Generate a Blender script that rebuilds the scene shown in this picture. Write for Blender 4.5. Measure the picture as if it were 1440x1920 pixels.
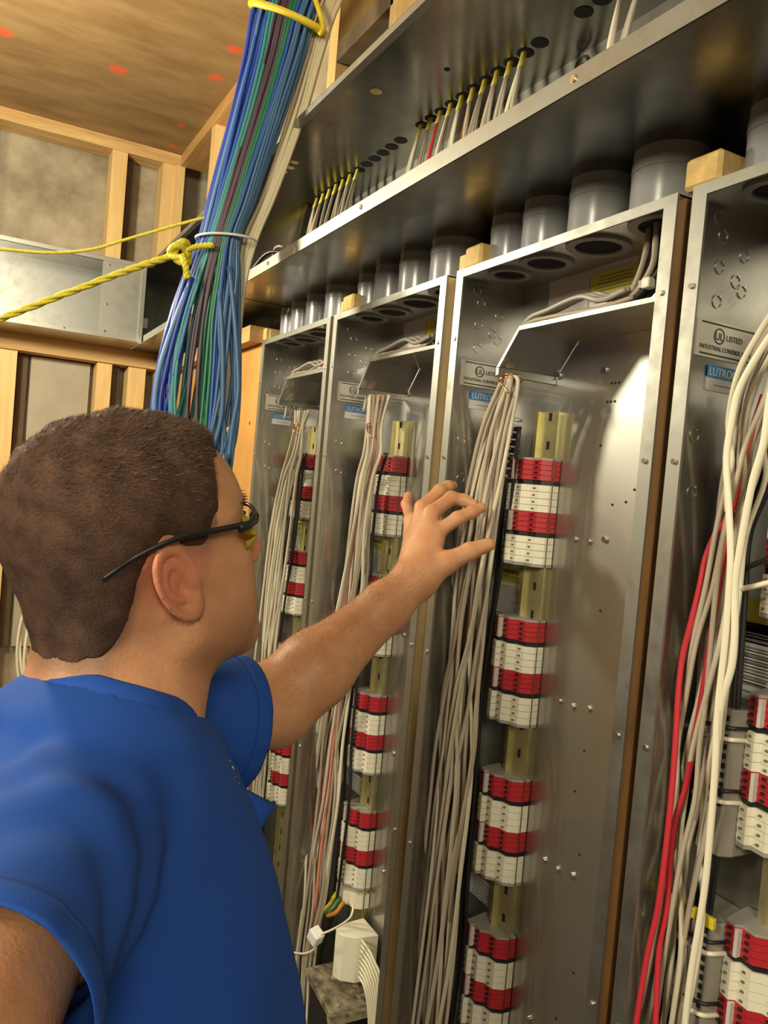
import bpy, bmesh, math, random
import numpy as np
from mathutils import Vector, Matrix
random.seed(7); np.random.seed(7)
R = math.radians
for o in list(bpy.data.objects): bpy.data.objects.remove(o)
SC = bpy.context.scene; COL = SC.collection

# ------------------------------------------------------------------ camera
# world: +Y runs along the cabinet wall away from the lens, +X points into that wall, Z up
CAMP = Vector((0, 0, 1.70))
F = 1480.0
MR = np.array([[0.8782, -0.0598, -0.4745], [-0.4705, 0.0711, -0.8795], [0.0866, 0.9957, 0.0342]])
q_, r_ = np.linalg.qr(MR); MR = q_ * np.sign(np.diag(r_))
cd = bpy.data.cameras.new('camera'); cam = bpy.data.objects.new('camera', cd); COL.objects.link(cam)
cd.sensor_fit = 'HORIZONTAL'; cd.sensor_width = 36; cd.lens = 36 * F / 1440; cd.clip_start = 0.02
cam.matrix_world = Matrix.Translation(CAMP) @ Matrix(MR.tolist()).to_4x4()
SC.camera = cam

# ------------------------------------------------------------------ world, lamps, exposure
w = bpy.data.worlds.new('world'); SC.world = w; w.use_nodes = True
w.node_tree.nodes['Background'].inputs[0].default_value = (1, .85, .6, 1)
w.node_tree.nodes['Background'].inputs[1].default_value = 0.02
def area(name, loc, aim, power, sx, sy, col):
    l = bpy.data.lights.new(name, 'AREA'); l.shape = 'RECTANGLE'; l.size = sx; l.size_y = sy
    l.energy = power; l.color = col
    o = bpy.data.objects.new(name, l); COL.objects.link(o); o.location = loc
    o.rotation_euler = (Vector(aim) - Vector(loc)).to_track_quat('-Z', 'Y').to_euler(); return o
pl = bpy.data.lights.new('work_light', 'POINT'); pl.energy = 50; pl.shadow_soft_size = .07; pl.color = (1, .91, .66)
po = bpy.data.objects.new('work_light', pl); COL.objects.link(po); po.location = (-0.22, 1.95, 2.25)
area('room_fill', (-1.6, 0.1, 2.55), (0.4, 1.0, 1.5), 40, .5, .5, (1, .91, .67))  # unseen fill for the room's other light, lifts face and arm
area('room_fill', (-0.5, -1.7, 2.6), (0.4, 0.8, 1.4), 30, .6, .6, (1, .91, .67))  # second unseen fill, from behind the camera
SC.view_settings.view_transform = 'Standard'; SC.view_settings.look = 'None'
SC.view_settings.gamma = 1; SC.view_settings.use_curve_mapping = False
SC.view_settings.exposure = 0.24

# ------------------------------------------------------------------ materials
def mat(name, col, rough=.6, metal=0, var=.0, scale=8, stretch=(1, 1, 1), bump=0, bscale=60, col2=None, rvar=0, spec=.5, sss=0, trans=0):
    m = bpy.data.materials.new(name); m.use_nodes = True; nt = m.node_tree; N = nt.nodes; Lk = nt.links
    b = N['Principled BSDF']
    b.inputs['Base Color'].default_value = (*col, 1); b.inputs['Roughness'].default_value = rough
    b.inputs['Metallic'].default_value = metal; b.inputs['Specular IOR Level'].default_value = spec
    if sss:
        b.inputs['Subsurface Weight'].default_value = sss; b.inputs['Subsurface Radius'].default_value = (1, .35, .2)
        b.inputs['Subsurface Scale'].default_value = .006
    if trans: b.inputs['Transmission Weight'].default_value = trans
    if var or bump or rvar:
        g = N.new('ShaderNodeNewGeometry'); mp = N.new('ShaderNodeMapping'); mp.inputs['Scale'].default_value = stretch
        Lk.new(g.outputs['Position'], mp.inputs['Vector'])
        no = N.new('ShaderNodeTexNoise'); no.inputs['Scale'].default_value = scale; no.inputs['Detail'].default_value = 6
        no.inputs['Roughness'].default_value = .62
        Lk.new(mp.outputs[0], no.inputs['Vector'])
        if var:
            mx = N.new('ShaderNodeMix'); mx.data_type = 'RGBA'
            c2 = col2 or tuple(c * (1 - var) for c in col)
            mx.inputs[6].default_value = (*col, 1); mx.inputs[7].default_value = (*c2, 1)
            rp = N.new('ShaderNodeValToRGB'); rp.color_ramp.elements[0].position = .35; rp.color_ramp.elements[1].position = .68
            Lk.new(no.outputs['Fac'], rp.inputs[0]); Lk.new(rp.outputs[0], mx.inputs[0]); Lk.new(mx.outputs[2], b.inputs['Base Color'])
        if rvar:
            mr = N.new('ShaderNodeMapRange'); mr.inputs['From Min'].default_value = .3; mr.inputs['From Max'].default_value = .7
            mr.inputs['To Min'].default_value = rough - rvar; mr.inputs['To Max'].default_value = rough + rvar
            Lk.new(no.outputs['Fac'], mr.inputs[0]); Lk.new(mr.outputs[0], b.inputs['Roughness'])
        if bump:
            n2 = N.new('ShaderNodeTexNoise'); n2.inputs['Scale'].default_value = bscale; n2.inputs['Detail'].default_value = 4
            Lk.new(mp.outputs[0], n2.inputs['Vector'])
            bp = N.new('ShaderNodeBump'); bp.inputs['Strength'].default_value = bump; bp.inputs['Distance'].default_value = .004
            Lk.new(n2.outputs['Fac'], bp.inputs['Height']); Lk.new(bp.outputs[0], b.inputs['Normal'])
    return m
STEEL = mat('galvanised_steel', (.50, .50, .47), .34, 1, var=.22, scale=14, rvar=.07, bump=.05, bscale=5)
BACKST = mat('bright_backplate_steel', (.52, .51, .48), .42, 1, var=.12, scale=5, rvar=.05, bump=.04, bscale=3)
TROUGHST = mat('shaded_galvanised_steel', (.27, .265, .24), .24, 1, var=.3, scale=9, stretch=(1, 1, .3), rvar=.08, bump=.08, bscale=6)  # same galvanised sheet, base darkened for shade and dark reflections overhead
EDGEST = mat('folded_steel_edge', (.40, .395, .365), .48, 1, var=.15, scale=30, rvar=.08)
ZINC = mat('zinc_rail', (.72, .66, .36), .38, .85, var=.2, scale=40)
SCREW = mat('screw_steel', (.75, .73, .68), .2, 1)
for m_ in (STEEL, BACKST):
    b_ = m_.node_tree.nodes['Principled BSDF']; b_.inputs['Coat Weight'].default_value = .9; b_.inputs['Coat Roughness'].default_value = .07; b_.inputs['Coat IOR'].default_value = 1.9
PVC = mat('grey_pvc', (.26, .26, .27), .22, 0, var=.12, scale=6, spec=.6)
DARKHOLE = mat('dark_interior', (.008, .008, .009), .9)
BLACKPL = mat('black_plastic', (.012, .012, .014), .35)
PINE_Z = mat('pine_upright', (.74, .52, .23), .62, 0, var=.3, scale=6, stretch=(8, 8, .6), bump=.15, bscale=30, col2=(.62, .40, .15))
PINE_X = mat('pine_across', (.66, .45, .19), .62, 0, var=.3, scale=6, stretch=(.6, 8, 8), bump=.15, bscale=30, col2=(.46, .25, .08))
PINE_Y = mat('pine_along', (.58, .34, .13), .62, 0, var=.3, scale=6, stretch=(8, .6, 8), bump=.15, bscale=30, col2=(.42, .22, .07))
PINE_O = mat('orange_stud', (.46, .22, .055), .6, 0, var=.3, scale=6, stretch=(8, 8, .6), bump=.1, bscale=30, col2=(.24, .095, .02))
PINE_E = mat('pine_end_grain', (.68, .46, .16), .7, 0, var=.35, scale=40, bump=.2, bscale=90)
PLYW = mat('orange_plywood', (.56, .29, .08), .55, 0, var=.25, scale=5, stretch=(6, 1, .7), col2=(.44, .21, .05))
GREYB = mat('weathered_grey_board', (.40, .34, .24), .8, 0, var=.45, scale=7, stretch=(1, 1, 1), bump=.2, bscale=40, col2=(.20, .16, .11))
BROWNB = mat('brown_board', (.13, .085, .045), .8, 0, var=.4, scale=9, stretch=(3, 3, .6))
CONC = mat('concrete', (.12, .11, .095), .85, 0, var=.3, scale=4, bump=.2, bscale=50)
DRY = mat('pale_wallboard', (.42, .36, .27), .8, 0, var=.15, scale=3)
RED = mat('red_terminal', (.44, .022, .030), .35, 0, var=.1, scale=60)
WHITE = mat('white_terminal', (.76, .72, .58), .4, 0, var=.06, scale=60)
GREYP = mat('grey_plastic', (.30, .29, .27), .45)
LABW = mat('white_label', (.62, .60, .56), .5, 0, var=.08, scale=50)
LABY = mat('yellow_label', (.62, .52, .04), .5)
LABB = mat('blue_label', (.03, .20, .50), .4)
LABP = mat('pale_plate', (.60, .58, .50), .42, .2)
INK = mat('black_ink', (.02, .02, .025), .6)
GINK = mat('grey_ink', (.20, .20, .20), .6)
WIREC = [mat('beige_wire', (.52, .45, .35), .45, var=.1, scale=50), mat('cream_wire', (.66, .60, .46), .42, var=.1, scale=50),
         mat('grey_brown_wire', (.36, .30, .23), .5, var=.1, scale=50), mat('taupe_wire', (.44, .37, .29), .5, var=.1, scale=50)]
WRED = mat('red_wire', (.55, .03, .045), .4); WBLK = mat('black_wire', (.015, .015, .017), .4)
WCRM = mat('bright_cream_wire', (.78, .72, .56), .4); WGRY = mat('grey_wire', (.34, .32, .29), .4)
WPNK = mat('salmon_wire', (.60, .20, .14), .45)
COPPER = mat('copper', (.85, .38, .18), .25, 1)
YEL = mat('yellow_sheath', (.62, .50, .05), .45)
ROPE = mat('yellow_rope', (.80, .68, .05), .6, var=.25, scale=160, bump=.5, bscale=300)
STRAP = mat('yellow_strap', (.72, .55, .03), .4)
ZIP = mat('clear_zip_tie', (.62, .64, .66), .3)
NET = {'blue': mat('blue_cable', (.018, .075, .36), .38), 'deep': mat('deep_blue_cable', (.010, .035, .30), .38),
       'sky': mat('pale_blue_cable', (.10, .22, .42), .4), 'steel': mat('steel_blue_cable', (.045, .125, .27), .42),
       'green': mat('green_cable', (.008, .15, .075), .38), 'teal': mat('teal_cable', (.03, .24, .24), .38),
       'shaded_purple': mat('shaded_purple_cable', (.06, .035, .055), .45), 'cream': mat('cream_cable', (.50, .43, .28), .5)}  # dark purple-brown entry paints the shadow inside the bundle
JEAN = mat('blue_denim', (.03, .05, .10), .85, var=.3, scale=30); BOOT = mat('brown_leather', (.10, .05, .025), .6)
DUST = mat('dusty_black_box', (.05, .045, .035), .6, 0, var=.8, scale=45, col2=(.34, .28, .18), bump=.3, bscale=80)

# ------------------------------------------------------------------ helpers
def tag(o, label=None, cat=None, group=None, kind=None):
    if label: o['label'] = label
    if cat: o['category'] = cat
    if group: o['group'] = group
    if kind: o['kind'] = kind
    return o
def empty(name, loc, label=None, cat=None, group=None, kind=None):
    o = bpy.data.objects.new(name, None); COL.objects.link(o); o.location = loc; o.empty_display_size = .05
    return tag(o, label, cat, group, kind)
def P(u, v, x=None, y=None, z=None):          # a point of the place on the plane x, y or z = const, seen at photo position (u, v)
    d = MR @ np.array([(u - 720) / F, -(v - 960) / F, -1.0])
    if x is not None: t = x / d[0]
    elif y is not None: t = y / d[1]
    else: t = (z - 1.70) / d[2]
    return Vector((d[0] * t, d[1] * t, 1.70 + d[2] * t))
def PD(u, v, t):
    d = MR @ np.array([(u - 720) / F, -(v - 960) / F, -1.0]); return Vector((d[0] * t, d[1] * t, 1.70 + d[2] * t))
def root_of(o):
    while o.parent: o = o.parent
    return o
class MB:
    def __init__(s): s.v = []; s.f = []
    def add(s, vs, fs):
        n = len(s.v); s.v += [Vector(v) for v in vs]; s.f += [tuple(i + n for i in f) for f in fs]; return s
    def box(s, x0, x1, y0, y1, z0, z1, m=None):
        vs = [Vector((x, y, z)) for z in (z0, z1) for y in (y0, y1) for x in (x0, x1)]
        if m: vs = [m @ v for v in vs]
        return s.add(vs, [(0, 2, 3, 1), (4, 5, 7, 6), (0, 1, 5, 4), (2, 6, 7, 3), (0, 4, 6, 2), (1, 3, 7, 5)])
    def prism(s, pts, z0, z1, m=None):        # polygon in xy
        n = len(pts); vs = [Vector((*p, z0)) for p in pts] + [Vector((*p, z1)) for p in pts]
        if m: vs = [m @ v for v in vs]
        return s.add(vs, [tuple(range(n))[::-1], tuple(range(n, 2 * n))] + [(i, (i + 1) % n, n + (i + 1) % n, n + i) for i in range(n)])
    def tube(s, pts, r, n=8, r2=None, flat=None):
        pts = [Vector(p) for p in pts]; L = len(pts); rings = []
        t = (pts[1] - pts[0]).normalized(); a = Vector((1, 0, 0)) if abs(t.x) < .8 else Vector((0, 1, 0))
        u = t.cross(a).normalized(); vs = []
        for i, p in enumerate(pts):
            t = (pts[min(i + 1, L - 1)] - pts[max(i - 1, 0)]).normalized()
            u = (u - t * u.dot(t)).normalized(); w_ = t.cross(u)
            rr = (r if r2 is None else r + (r2 - r) * i / (L - 1)) if not callable(r) else r(i / (L - 1))
            for k in range(n):
                an = 2 * math.pi * k / n; vs.append(p + u * math.cos(an) * rr + w_ * math.sin(an) * rr * (flat or 1))
        fs = [(i * n + k, i * n + (k + 1) % n, (i + 1) * n + (k + 1) % n, (i + 1) * n + k) for i in range(L - 1) for k in range(n)]
        fs += [tuple(range(n))[::-1], tuple((L - 1) * n + k for k in range(n))]
        return s.add(vs, fs)
    def cyl(s, a, b, r, n=24, r2=None): return s.tube([a, b], r, n, r2)
    def ring(s, c, ax, ro, ri, h, n=24):
        c = Vector(c); ax = Vector(ax).normalized(); a = Vector((1, 0, 0)) if abs(ax.x) < .8 else Vector((0, 1, 0))
        u = ax.cross(a).normalized(); w_ = ax.cross(u); vs = []
        for k in range(n):
            d = u * math.cos(2 * math.pi * k / n) + w_ * math.sin(2 * math.pi * k / n)
            vs += [c + d * ri, c + d * ro, c + d * ro + ax * h, c + d * ri + ax * h]
        fs = []
        for k in range(n):
            a0 = 4 * k; b0 = 4 * ((k + 1) % n)
            for j in range(4): fs.append((a0 + j, b0 + j, b0 + (j + 1) % 4, a0 + (j + 1) % 4))
        return s.add(vs, fs)
    def build(s, name, material, parent=None, label=None, smooth=False, bevel=0, kind=None, origin=None):
        off = Vector((0, 0, 0)); p = parent
        while p: off += Vector(p.location); p = p.parent
        own = Vector(origin) - off if origin is not None else Vector((0, 0, 0))
        if parent is None and origin is None:
            own = sum(s.v, Vector()) / len(s.v); own.z = min(v.z for v in s.v)
        me = bpy.data.meshes.new(name); me.from_pydata([v - off - own for v in s.v], [], s.f); me.materials.append(material)
        o = bpy.data.objects.new(name, me); COL.objects.link(o); o.location = own
        if parent: o.parent = parent
        b = bmesh.new(); b.from_mesh(me); bmesh.ops.recalc_face_normals(b, faces=b.faces); b.to_mesh(me); b.free()
        if smooth:
            for p_ in me.polygons: p_.use_smooth = True
            if smooth == 'auto':
                me.set_sharp_from_angle(angle=R(40))
        if bevel:
            md = o.modifiers.new('bevel', 'BEVEL'); md.width = bevel; md.segments = 2; md.limit_method = 'ANGLE'
        if label: o['label'] = label
        if kind: o['kind'] = kind
        return o
def bx(*a, m=None): return MB().box(*a, m=m)
def spline(pts, n=6):
    pts = [Vector(p) for p in pts]; P_ = [pts[0] * 2 - pts[1]] + pts + [pts[-1] * 2 - pts[-2]]; out = []
    for i in range(1, len(P_) - 2):
        a, b, c, d = P_[i - 1:i + 3]
        for k in range(n):
            t = k / n; out.append(.5 * ((2 * b) + (c - a) * t + (2 * a - 5 * b + 4 * c - d) * t * t + (3 * b - a - 3 * c + d) * t ** 3))
    out.append(pts[-1]); return out
def copy_tree(o, parent=None):
    c = o.copy(); COL.objects.link(c); c.parent = parent
    for k in ('label', ):
        pass
    for ch in list(o.children): copy_tree(ch, c)
    return c
_txt = {}
def text(s, size, origin, xd, yd, parent, material, name='lettering', align='LEFT', squeeze=1.0):
    cu = bpy.data.curves.new('t', 'FONT'); cu.body = s; cu.size = size; cu.align_x = align; cu.extrude = .0002
    to = bpy.data.objects.new('t', cu); COL.objects.link(to)
    me = bpy.data.meshes.new_from_object(to.evaluated_get(bpy.context.evaluated_depsgraph_get()))
    bpy.data.objects.remove(to)
    off = Vector((0, 0, 0)); p = parent
    while p: off += Vector(p.location); p = p.parent
    xd = Vector(xd).normalized(); yd = Vector(yd).normalized(); zd = xd.cross(yd)
    m = MB(); m.v = [Vector(origin) + xd * v.co.x * squeeze + yd * v.co.y + zd * v.co.z for v in me.vertices]; m.f = [tuple(p_.vertices) for p_ in me.polygons]
    return m.build(name, material, parent)

# ------------------------------------------------------------------ room shell
CEIL = 2.86; FW = 3.05
def struct(name, m, material, parent=None, label=None):
    o = m.build(name, material, parent, label)
    if parent is None: o['kind'] = 'structure'
    return o
struct('floor', bx(-2.6, 1.0, -2.4, 3.4, -.1, 0), CONC)
struct('wall_left', bx(-2.7, -2.6, -2.4, 3.4, 0, CEIL + .1), DRY)
struct('wall_back', bx(-2.7, 1.0, -2.5, -2.4, 0, CEIL + .1), DRY)
cm = mat('plywood_ceiling', (.34, .215, .095), .62, 0, var=.3, scale=3.2, stretch=(1.3, 4, 1), bump=.1, bscale=40, col2=(.22, .125, .048))
nt = cm.node_tree; b = nt.nodes['Principled BSDF']; src = b.inputs['Base Color'].links[0].from_socket
geo = nt.nodes.new('ShaderNodeNewGeometry')
for u, v, rr in [(222, 131, .022), (404, 145, .018), (440, 93, .018), (5, 60, .022), (340, 235, .012), (325, 275, .014)]:
    c = P(u, v, z=CEIL)
    d = nt.nodes.new('ShaderNodeVectorMath'); d.operation = 'DISTANCE'; d.inputs[1].default_value = c
    nt.links.new(geo.outputs['Position'], d.inputs[0])
    mr = nt.nodes.new('ShaderNodeMapRange'); mr.inputs[1].default_value = rr * 1.5; mr.inputs[2].default_value = rr * .6
    mr.inputs[3].default_value = 0; mr.inputs[4].default_value = .9; nt.links.new(d.outputs['Value'], mr.inputs[0])
    mx = nt.nodes.new('ShaderNodeMix'); mx.data_type = 'RGBA'; mx.inputs[7].default_value = (.75, .10, .03, 1)
    nt.links.new(mr.outputs[0], mx.inputs[0]); nt.links.new(src, mx.inputs[6]); src = mx.outputs[2]
nt.links.new(src, b.inputs['Base Color'])
ce = empty('ceiling', (-.8, .5, CEIL), kind='structure')
for i, (a, c) in enumerate([(-2.6, -1.38), (-1.376, -.156), (-.152, 1.0)]):
    for (y0, y1) in [(-2.4, .02), (.024, 3.4)]:
        bx(a, c, y0, y1, CEIL, CEIL + .02).build('plywood_sheet', cm, ce)
# far wall: sheathing behind studs
wf = empty('wall_far', (0, FW, 0), kind='structure')
bx(-2.6, 1.0, FW + .10, FW + .12, 0, CEIL).build('sheathing', GREYB, wf)
def stud(x0, x1, z0=0, z1=CEIL - .04): bx(x0, x1, FW, FW + .09, z0, z1).build('stud', PINE_Z, wf)
for a, c in [(.085, .150), (.414, .466), (.524, .587), (.625, .68), (-.36, -.31), (-.78, -.73), (-1.2, -1.15), (-1.6, -1.55), (-2.1, -2.05)]: stud(a, c, 0, 2.055)
for a, c in [(-.02, .025), (.413, .466), (.593, .64), (-.45, -.40), (-.9, -.85), (-1.4, -1.35), (-1.9, -1.85)]: stud(a, c, 2.11, CEIL - .04)
bx(.640, .672, FW - .01, FW + .09, 2.11, CEIL - .04).build('corner_stud', PINE_Z, wf)
bx(-2.6, .66, FW - .005, FW + .09, CEIL - .042, CEIL).build('top_plate', PINE_X, wf)
bx(-2.6, .655, FW - .015, FW + .09, 2.055, 2.112).build('cross_beam', PINE_X, wf)
for a, c in [(.20, .40), (.155, .19)]:
    bx(a, c, FW + .07, FW + .095, 1.0, 2.05).build('infill_board', mat('pale_grey_board', (.40, .35, .27), .8, var=.2, scale=6) if a == .20 else BROWNB, wf)
bx(.47, .50, FW + .05, FW + .098, 0, CEIL - .05).build('infill_board', BROWNB, wf)
bx(.03, .04, FW + .05, FW + .098, 2.1, CEIL - .05).build('infill_board', BROWNB, wf)
# right wall: studs between the cabinets, dark sheathing behind
wr = empty('wall_right', (.80, .5, 0), kind='structure')
bx(.80, .82, -2.4, 3.2, 0, CEIL).build('sheathing', BROWNB, wr)
bx(.655, .80, -2.4, 3.04, CEIL - .042, CEIL).build('top_plate', PINE_Y, wr)
for y0, y1 in [(.5915, .6085), (1.033, 1.059), (1.4855, 1.4995), (1.921, 1.96)]:
    bx(.667, .80, y0, y1, 0, 2.066).build('stud', PINE_O if y0 < .6 else PINE_Z, wr)
for y0, y1 in [(.566, .6125), (.985, 1.028), (1.42, 1.466), (1.925, 1.965)]:
    bx(.655, .715, y0, y1, 2.036, 2.070).build('stud_block', PINE_E, wr).modifiers.new('bevel', 'BEVEL').width = .004
for y in (1.35, 1.64, 2.1, 2.62, .9, .4):
    bx(.66, .80, y - .022, y + .022, 2.38, CEIL - .042).build('stud', PINE_Z, wr)
for y0, y1 in [(2.12, 2.60), (1.66, 2.08), (1.37, 1.62), (.92, 1.33)]:
    bx(.76, .80, y0, y1, 2.38, CEIL - .042).build('infill_board', GREYB, wr)
bx(.66, .74, 1.362, 1.617, 2.60, 2.64).build('blocking', BROWNB, wr)
bx(.655, .68, 1.94, 3.04, 0, 2.03).build('plywood_sheet', PLYW, wr)
bx(.62, .66, 1.94, 3.04, 2.032, 2.072).build('ledger_board', PINE_Y, wr)
for z, y in [(1.83, 1.99), (1.5, 2.02)]:
    MB().cyl((.6545, y, z), (.656, y, z), .005, 12).build('knot', mat('dark_knot', (.10, .045, .02), .7), wr)

# ------------------------------------------------------------------ wireways overhead
ZB, ZT, XF, XB = 2.111, 2.374, .519, .79
TR = empty('wireway', (.65, .6, ZB), 'long open steel wireway running above the four cabinets with cables dropping into it', 'wireway')
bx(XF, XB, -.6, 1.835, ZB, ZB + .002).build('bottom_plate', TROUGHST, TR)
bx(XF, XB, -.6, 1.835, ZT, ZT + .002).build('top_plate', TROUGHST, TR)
bx(XB - .002, XB, -.6, 1.835, ZB, ZT).build('back_plate', EDGEST, TR)
bx(XF, XB, 1.833, 1.835, ZB, ZT).build('end_plate', TROUGHST, TR)
bx(XF - .001, XF + .001, -.6, 1.835, ZB, ZB + .022).build('bottom_lip', EDGEST, TR, 'bright folded bottom lip')
bx(XF - .001, XF + .012, -.6, 1.835, ZT - .012, ZT).build('top_lip', EDGEST, TR, 'folded top lip')
for y in (1.54, .64, 1.12): MB().cyl((XF - .0025, y, ZB + .012), (XF, y, ZB + .012), .004, 12).build('screw', SCREW, TR)
MB().ring(P(1090, 125, x=.787), (-1, 0, 0), .016, .012, .001).build('knockout', TROUGHST, TR)
MB().ring(P(1090, 125, x=.787), (-1, 0, 0), .006, .003, .001).build('knockout', TROUGHST, TR)
holesA = [1.395 + .037 * i for i in range(12)]; holesB = [.972 + .034 * i for i in range(11)]; holesC = [.878, .842, .80, .765]
for y in holesA + holesB + holesC:
    MB().cyl((.718, y, ZT - .0008), (.718, y, ZT), .0135, 20).build('knockout_hole', DARKHOLE, TR)
LITW = mat('lit_knockout_wood', (.75, .60, .30), .6)  # bright disc colour paints the lit wood seen through open knockouts
for u, v, r0 in [(705, 171, .011), (552, 304, .009), (545, 314, .009), (533, 322, .008)]:
    c = P(u, v, z=ZT); MB().cyl((c.x, c.y, ZT - .0008), (c.x, c.y, ZT), r0, 18).build('open_knockout', LITW, TR)
c = P(838, 130, z=ZT); MB().cyl((c.x, c.y, ZT - .0008), (c.x, c.y, ZT), .005, 12).build('open_knockout', DARKHOLE, TR, 'small dark hole')
T2 = empty('wireway', (.65, 2.3, ZB), 'short right-hand steel wireway section turning into the far corner behind the blue cables', 'wireway')
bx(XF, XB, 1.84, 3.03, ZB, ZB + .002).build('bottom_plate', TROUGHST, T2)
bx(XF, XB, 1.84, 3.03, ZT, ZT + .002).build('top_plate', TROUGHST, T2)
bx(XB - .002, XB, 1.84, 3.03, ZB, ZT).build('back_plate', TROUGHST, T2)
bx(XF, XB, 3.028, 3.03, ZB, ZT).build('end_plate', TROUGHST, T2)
bx(XF - .001, XF + .001, 1.84, 2.78, ZB, ZB + .022).build('bottom_lip', EDGEST, T2)
bx(XF - .001, XF + .012, 1.84, 2.78, ZT - .012, ZT).build('top_lip', EDGEST, T2)
a = P(530, 350 / 2 + 400, y=3.02); bx(.545, .575, 3.024, 3.027, 2.20, 2.235).build('white_tag', LABW, T2)
T3 = empty('wireway', (-.9, 2.9, ZB), 'grey steel wireway running along the far stud wall at upper left', 'wireway')
bx(-2.4, .515, 2.80, 3.034, ZB, ZB + .002).build('bottom_plate', STEEL, T3)
bx(-2.4, .515, 2.80, 3.034, ZT, ZT + .002).build('top_plate', STEEL, T3)
bx(-2.4, .515, 3.032, 3.034, ZB, ZT).build('back_plate', EDGEST, T3)
bx(-2.4, .515, 2.799, 2.801, ZB, ZB + .012).build('bottom_lip', EDGEST, T3)
bx(-2.4, .515, 2.799, 2.812, ZT - .012, ZT).build('top_lip', EDGEST, T3)
bx(.375, .51, 2.801, 2.803, ZB, ZT).build('joint_plate', EDGEST, T3, 'overlapping joint plate')
bx(.502, .516, 2.795, 2.80, ZB - .004, ZT).build('end_flange', EDGEST, T3)
for x, z in [(.395, 2.35), (.395, 2.30), (.395, 2.22), (.395, 2.13), (.27, 2.12), (.30, 2.33)]:
    MB().cyl((x, 2.797, z), (x, 2.80, z), .0035, 10).build('screw', SCREW, T3)

# cables dropping into the wireway
def drop(y, n, red=False, sheath=True, ln=.2):
    t = empty('building_cable', (.718, y, 2.13), 'yellow-jacketed cable end stripped to bare conductors, hanging in the wireway', 'cable', 'stripped cables hanging in the long wireway')
    x0 = .718
    if sheath: MB().tube([(x0, y, ZT + .02), (x0 - .004, y, ZT - .008), (x0 - .010, y - .003, ZT - .026)], .0062, 10, flat=.55).build('jacket', YEL, t, smooth=True)
    for k in range(n):
        dx = random.uniform(-.016, .006); dy = random.uniform(-.016, .016)
        bot = ZB + .012 + random.uniform(0, .07)
        pts = spline([(x0 - .008, y - .002, ZT - .02), (x0 - .016 + dx * .5, y + dy * .5, ZT - .08), (x0 - .022 + dx, y + dy, ZT - .15), (x0 - .03 + dx, y + dy * 1.3, bot)], 4)
        m_ = WRED if (red and k == 0) else random.choice([WIREC[0], WIREC[3], WIREC[2], WCRM])
        MB().tube(pts, .0029, 6).build('conductor', m_, t, smooth=True)
    pts = spline([(x0 - .01, y, ZT - .03), (x0 - .02, y + .006, ZT - .12), (x0 - .03, y - .006, ZB + random.uniform(.03, .07))], 4)
    MB().tube(pts, .0016, 5).build('bare_copper', COPPER, t, smooth=True)
for i, y in enumerate(holesB):
    if i >= 1: drop(y, random.choice([2, 3, 3]), red=(i == 8))
for i, y in enumerate(holesA):
    if i > 4: drop(y, 3)
for y in (.80, .765): drop(y, 3, sheath=False)
for i, (u, v) in enumerate([(1005, 160), (1040, 148)]):
    c = P(u, v, x=.70); o = MB().tube(spline([(c.x, c.y, ZB + .004), (c.x, c.y, ZB + .05), (c.x - .004, c.y + .006, ZB + .10)], 4), .006, 10).build('cable_stub', WHITE, smooth=True)
    tag(o, ['short white cable stub standing in the wireway nearest the hanging wires', 'short white cable stub in the wireway beside the round knockout'][i], 'cable')
o = MB()
for k in range(9):
    pts = []
    for j in range(22):
        an = j / 21 * 2 * math.pi * .93 + k * .5
        pts.append((.60 + .040 * math.cos(an) + .006 * math.sin(k * 2.1), 1.60 + (.062 + .012 * math.sin(k)) * math.sin(an), ZB + .02 + .004 * k + .015 * math.sin(an * 2 + k)))
    o.tube(pts, .0028, 6)
t = o.build('wire_coil', WGRY, smooth=True); tag(t, 'tangle of grey wire coiled at the far end of the wireway lip', 'wire')
MB().tube(spline([(.56, 1.50, 2.15), (.60, 1.56, 2.165), (.62, 1.66, 2.16)], 6), .006, 8).build('yellow_lead', YEL, t, smooth=True)
t2 = MB().tube(spline([(.53, 1.68, 2.14), (.55, 1.62, 2.17), (.60, 1.55, 2.15)], 6), .004, 8).build('black_lead', WBLK, t, smooth=True)

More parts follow.
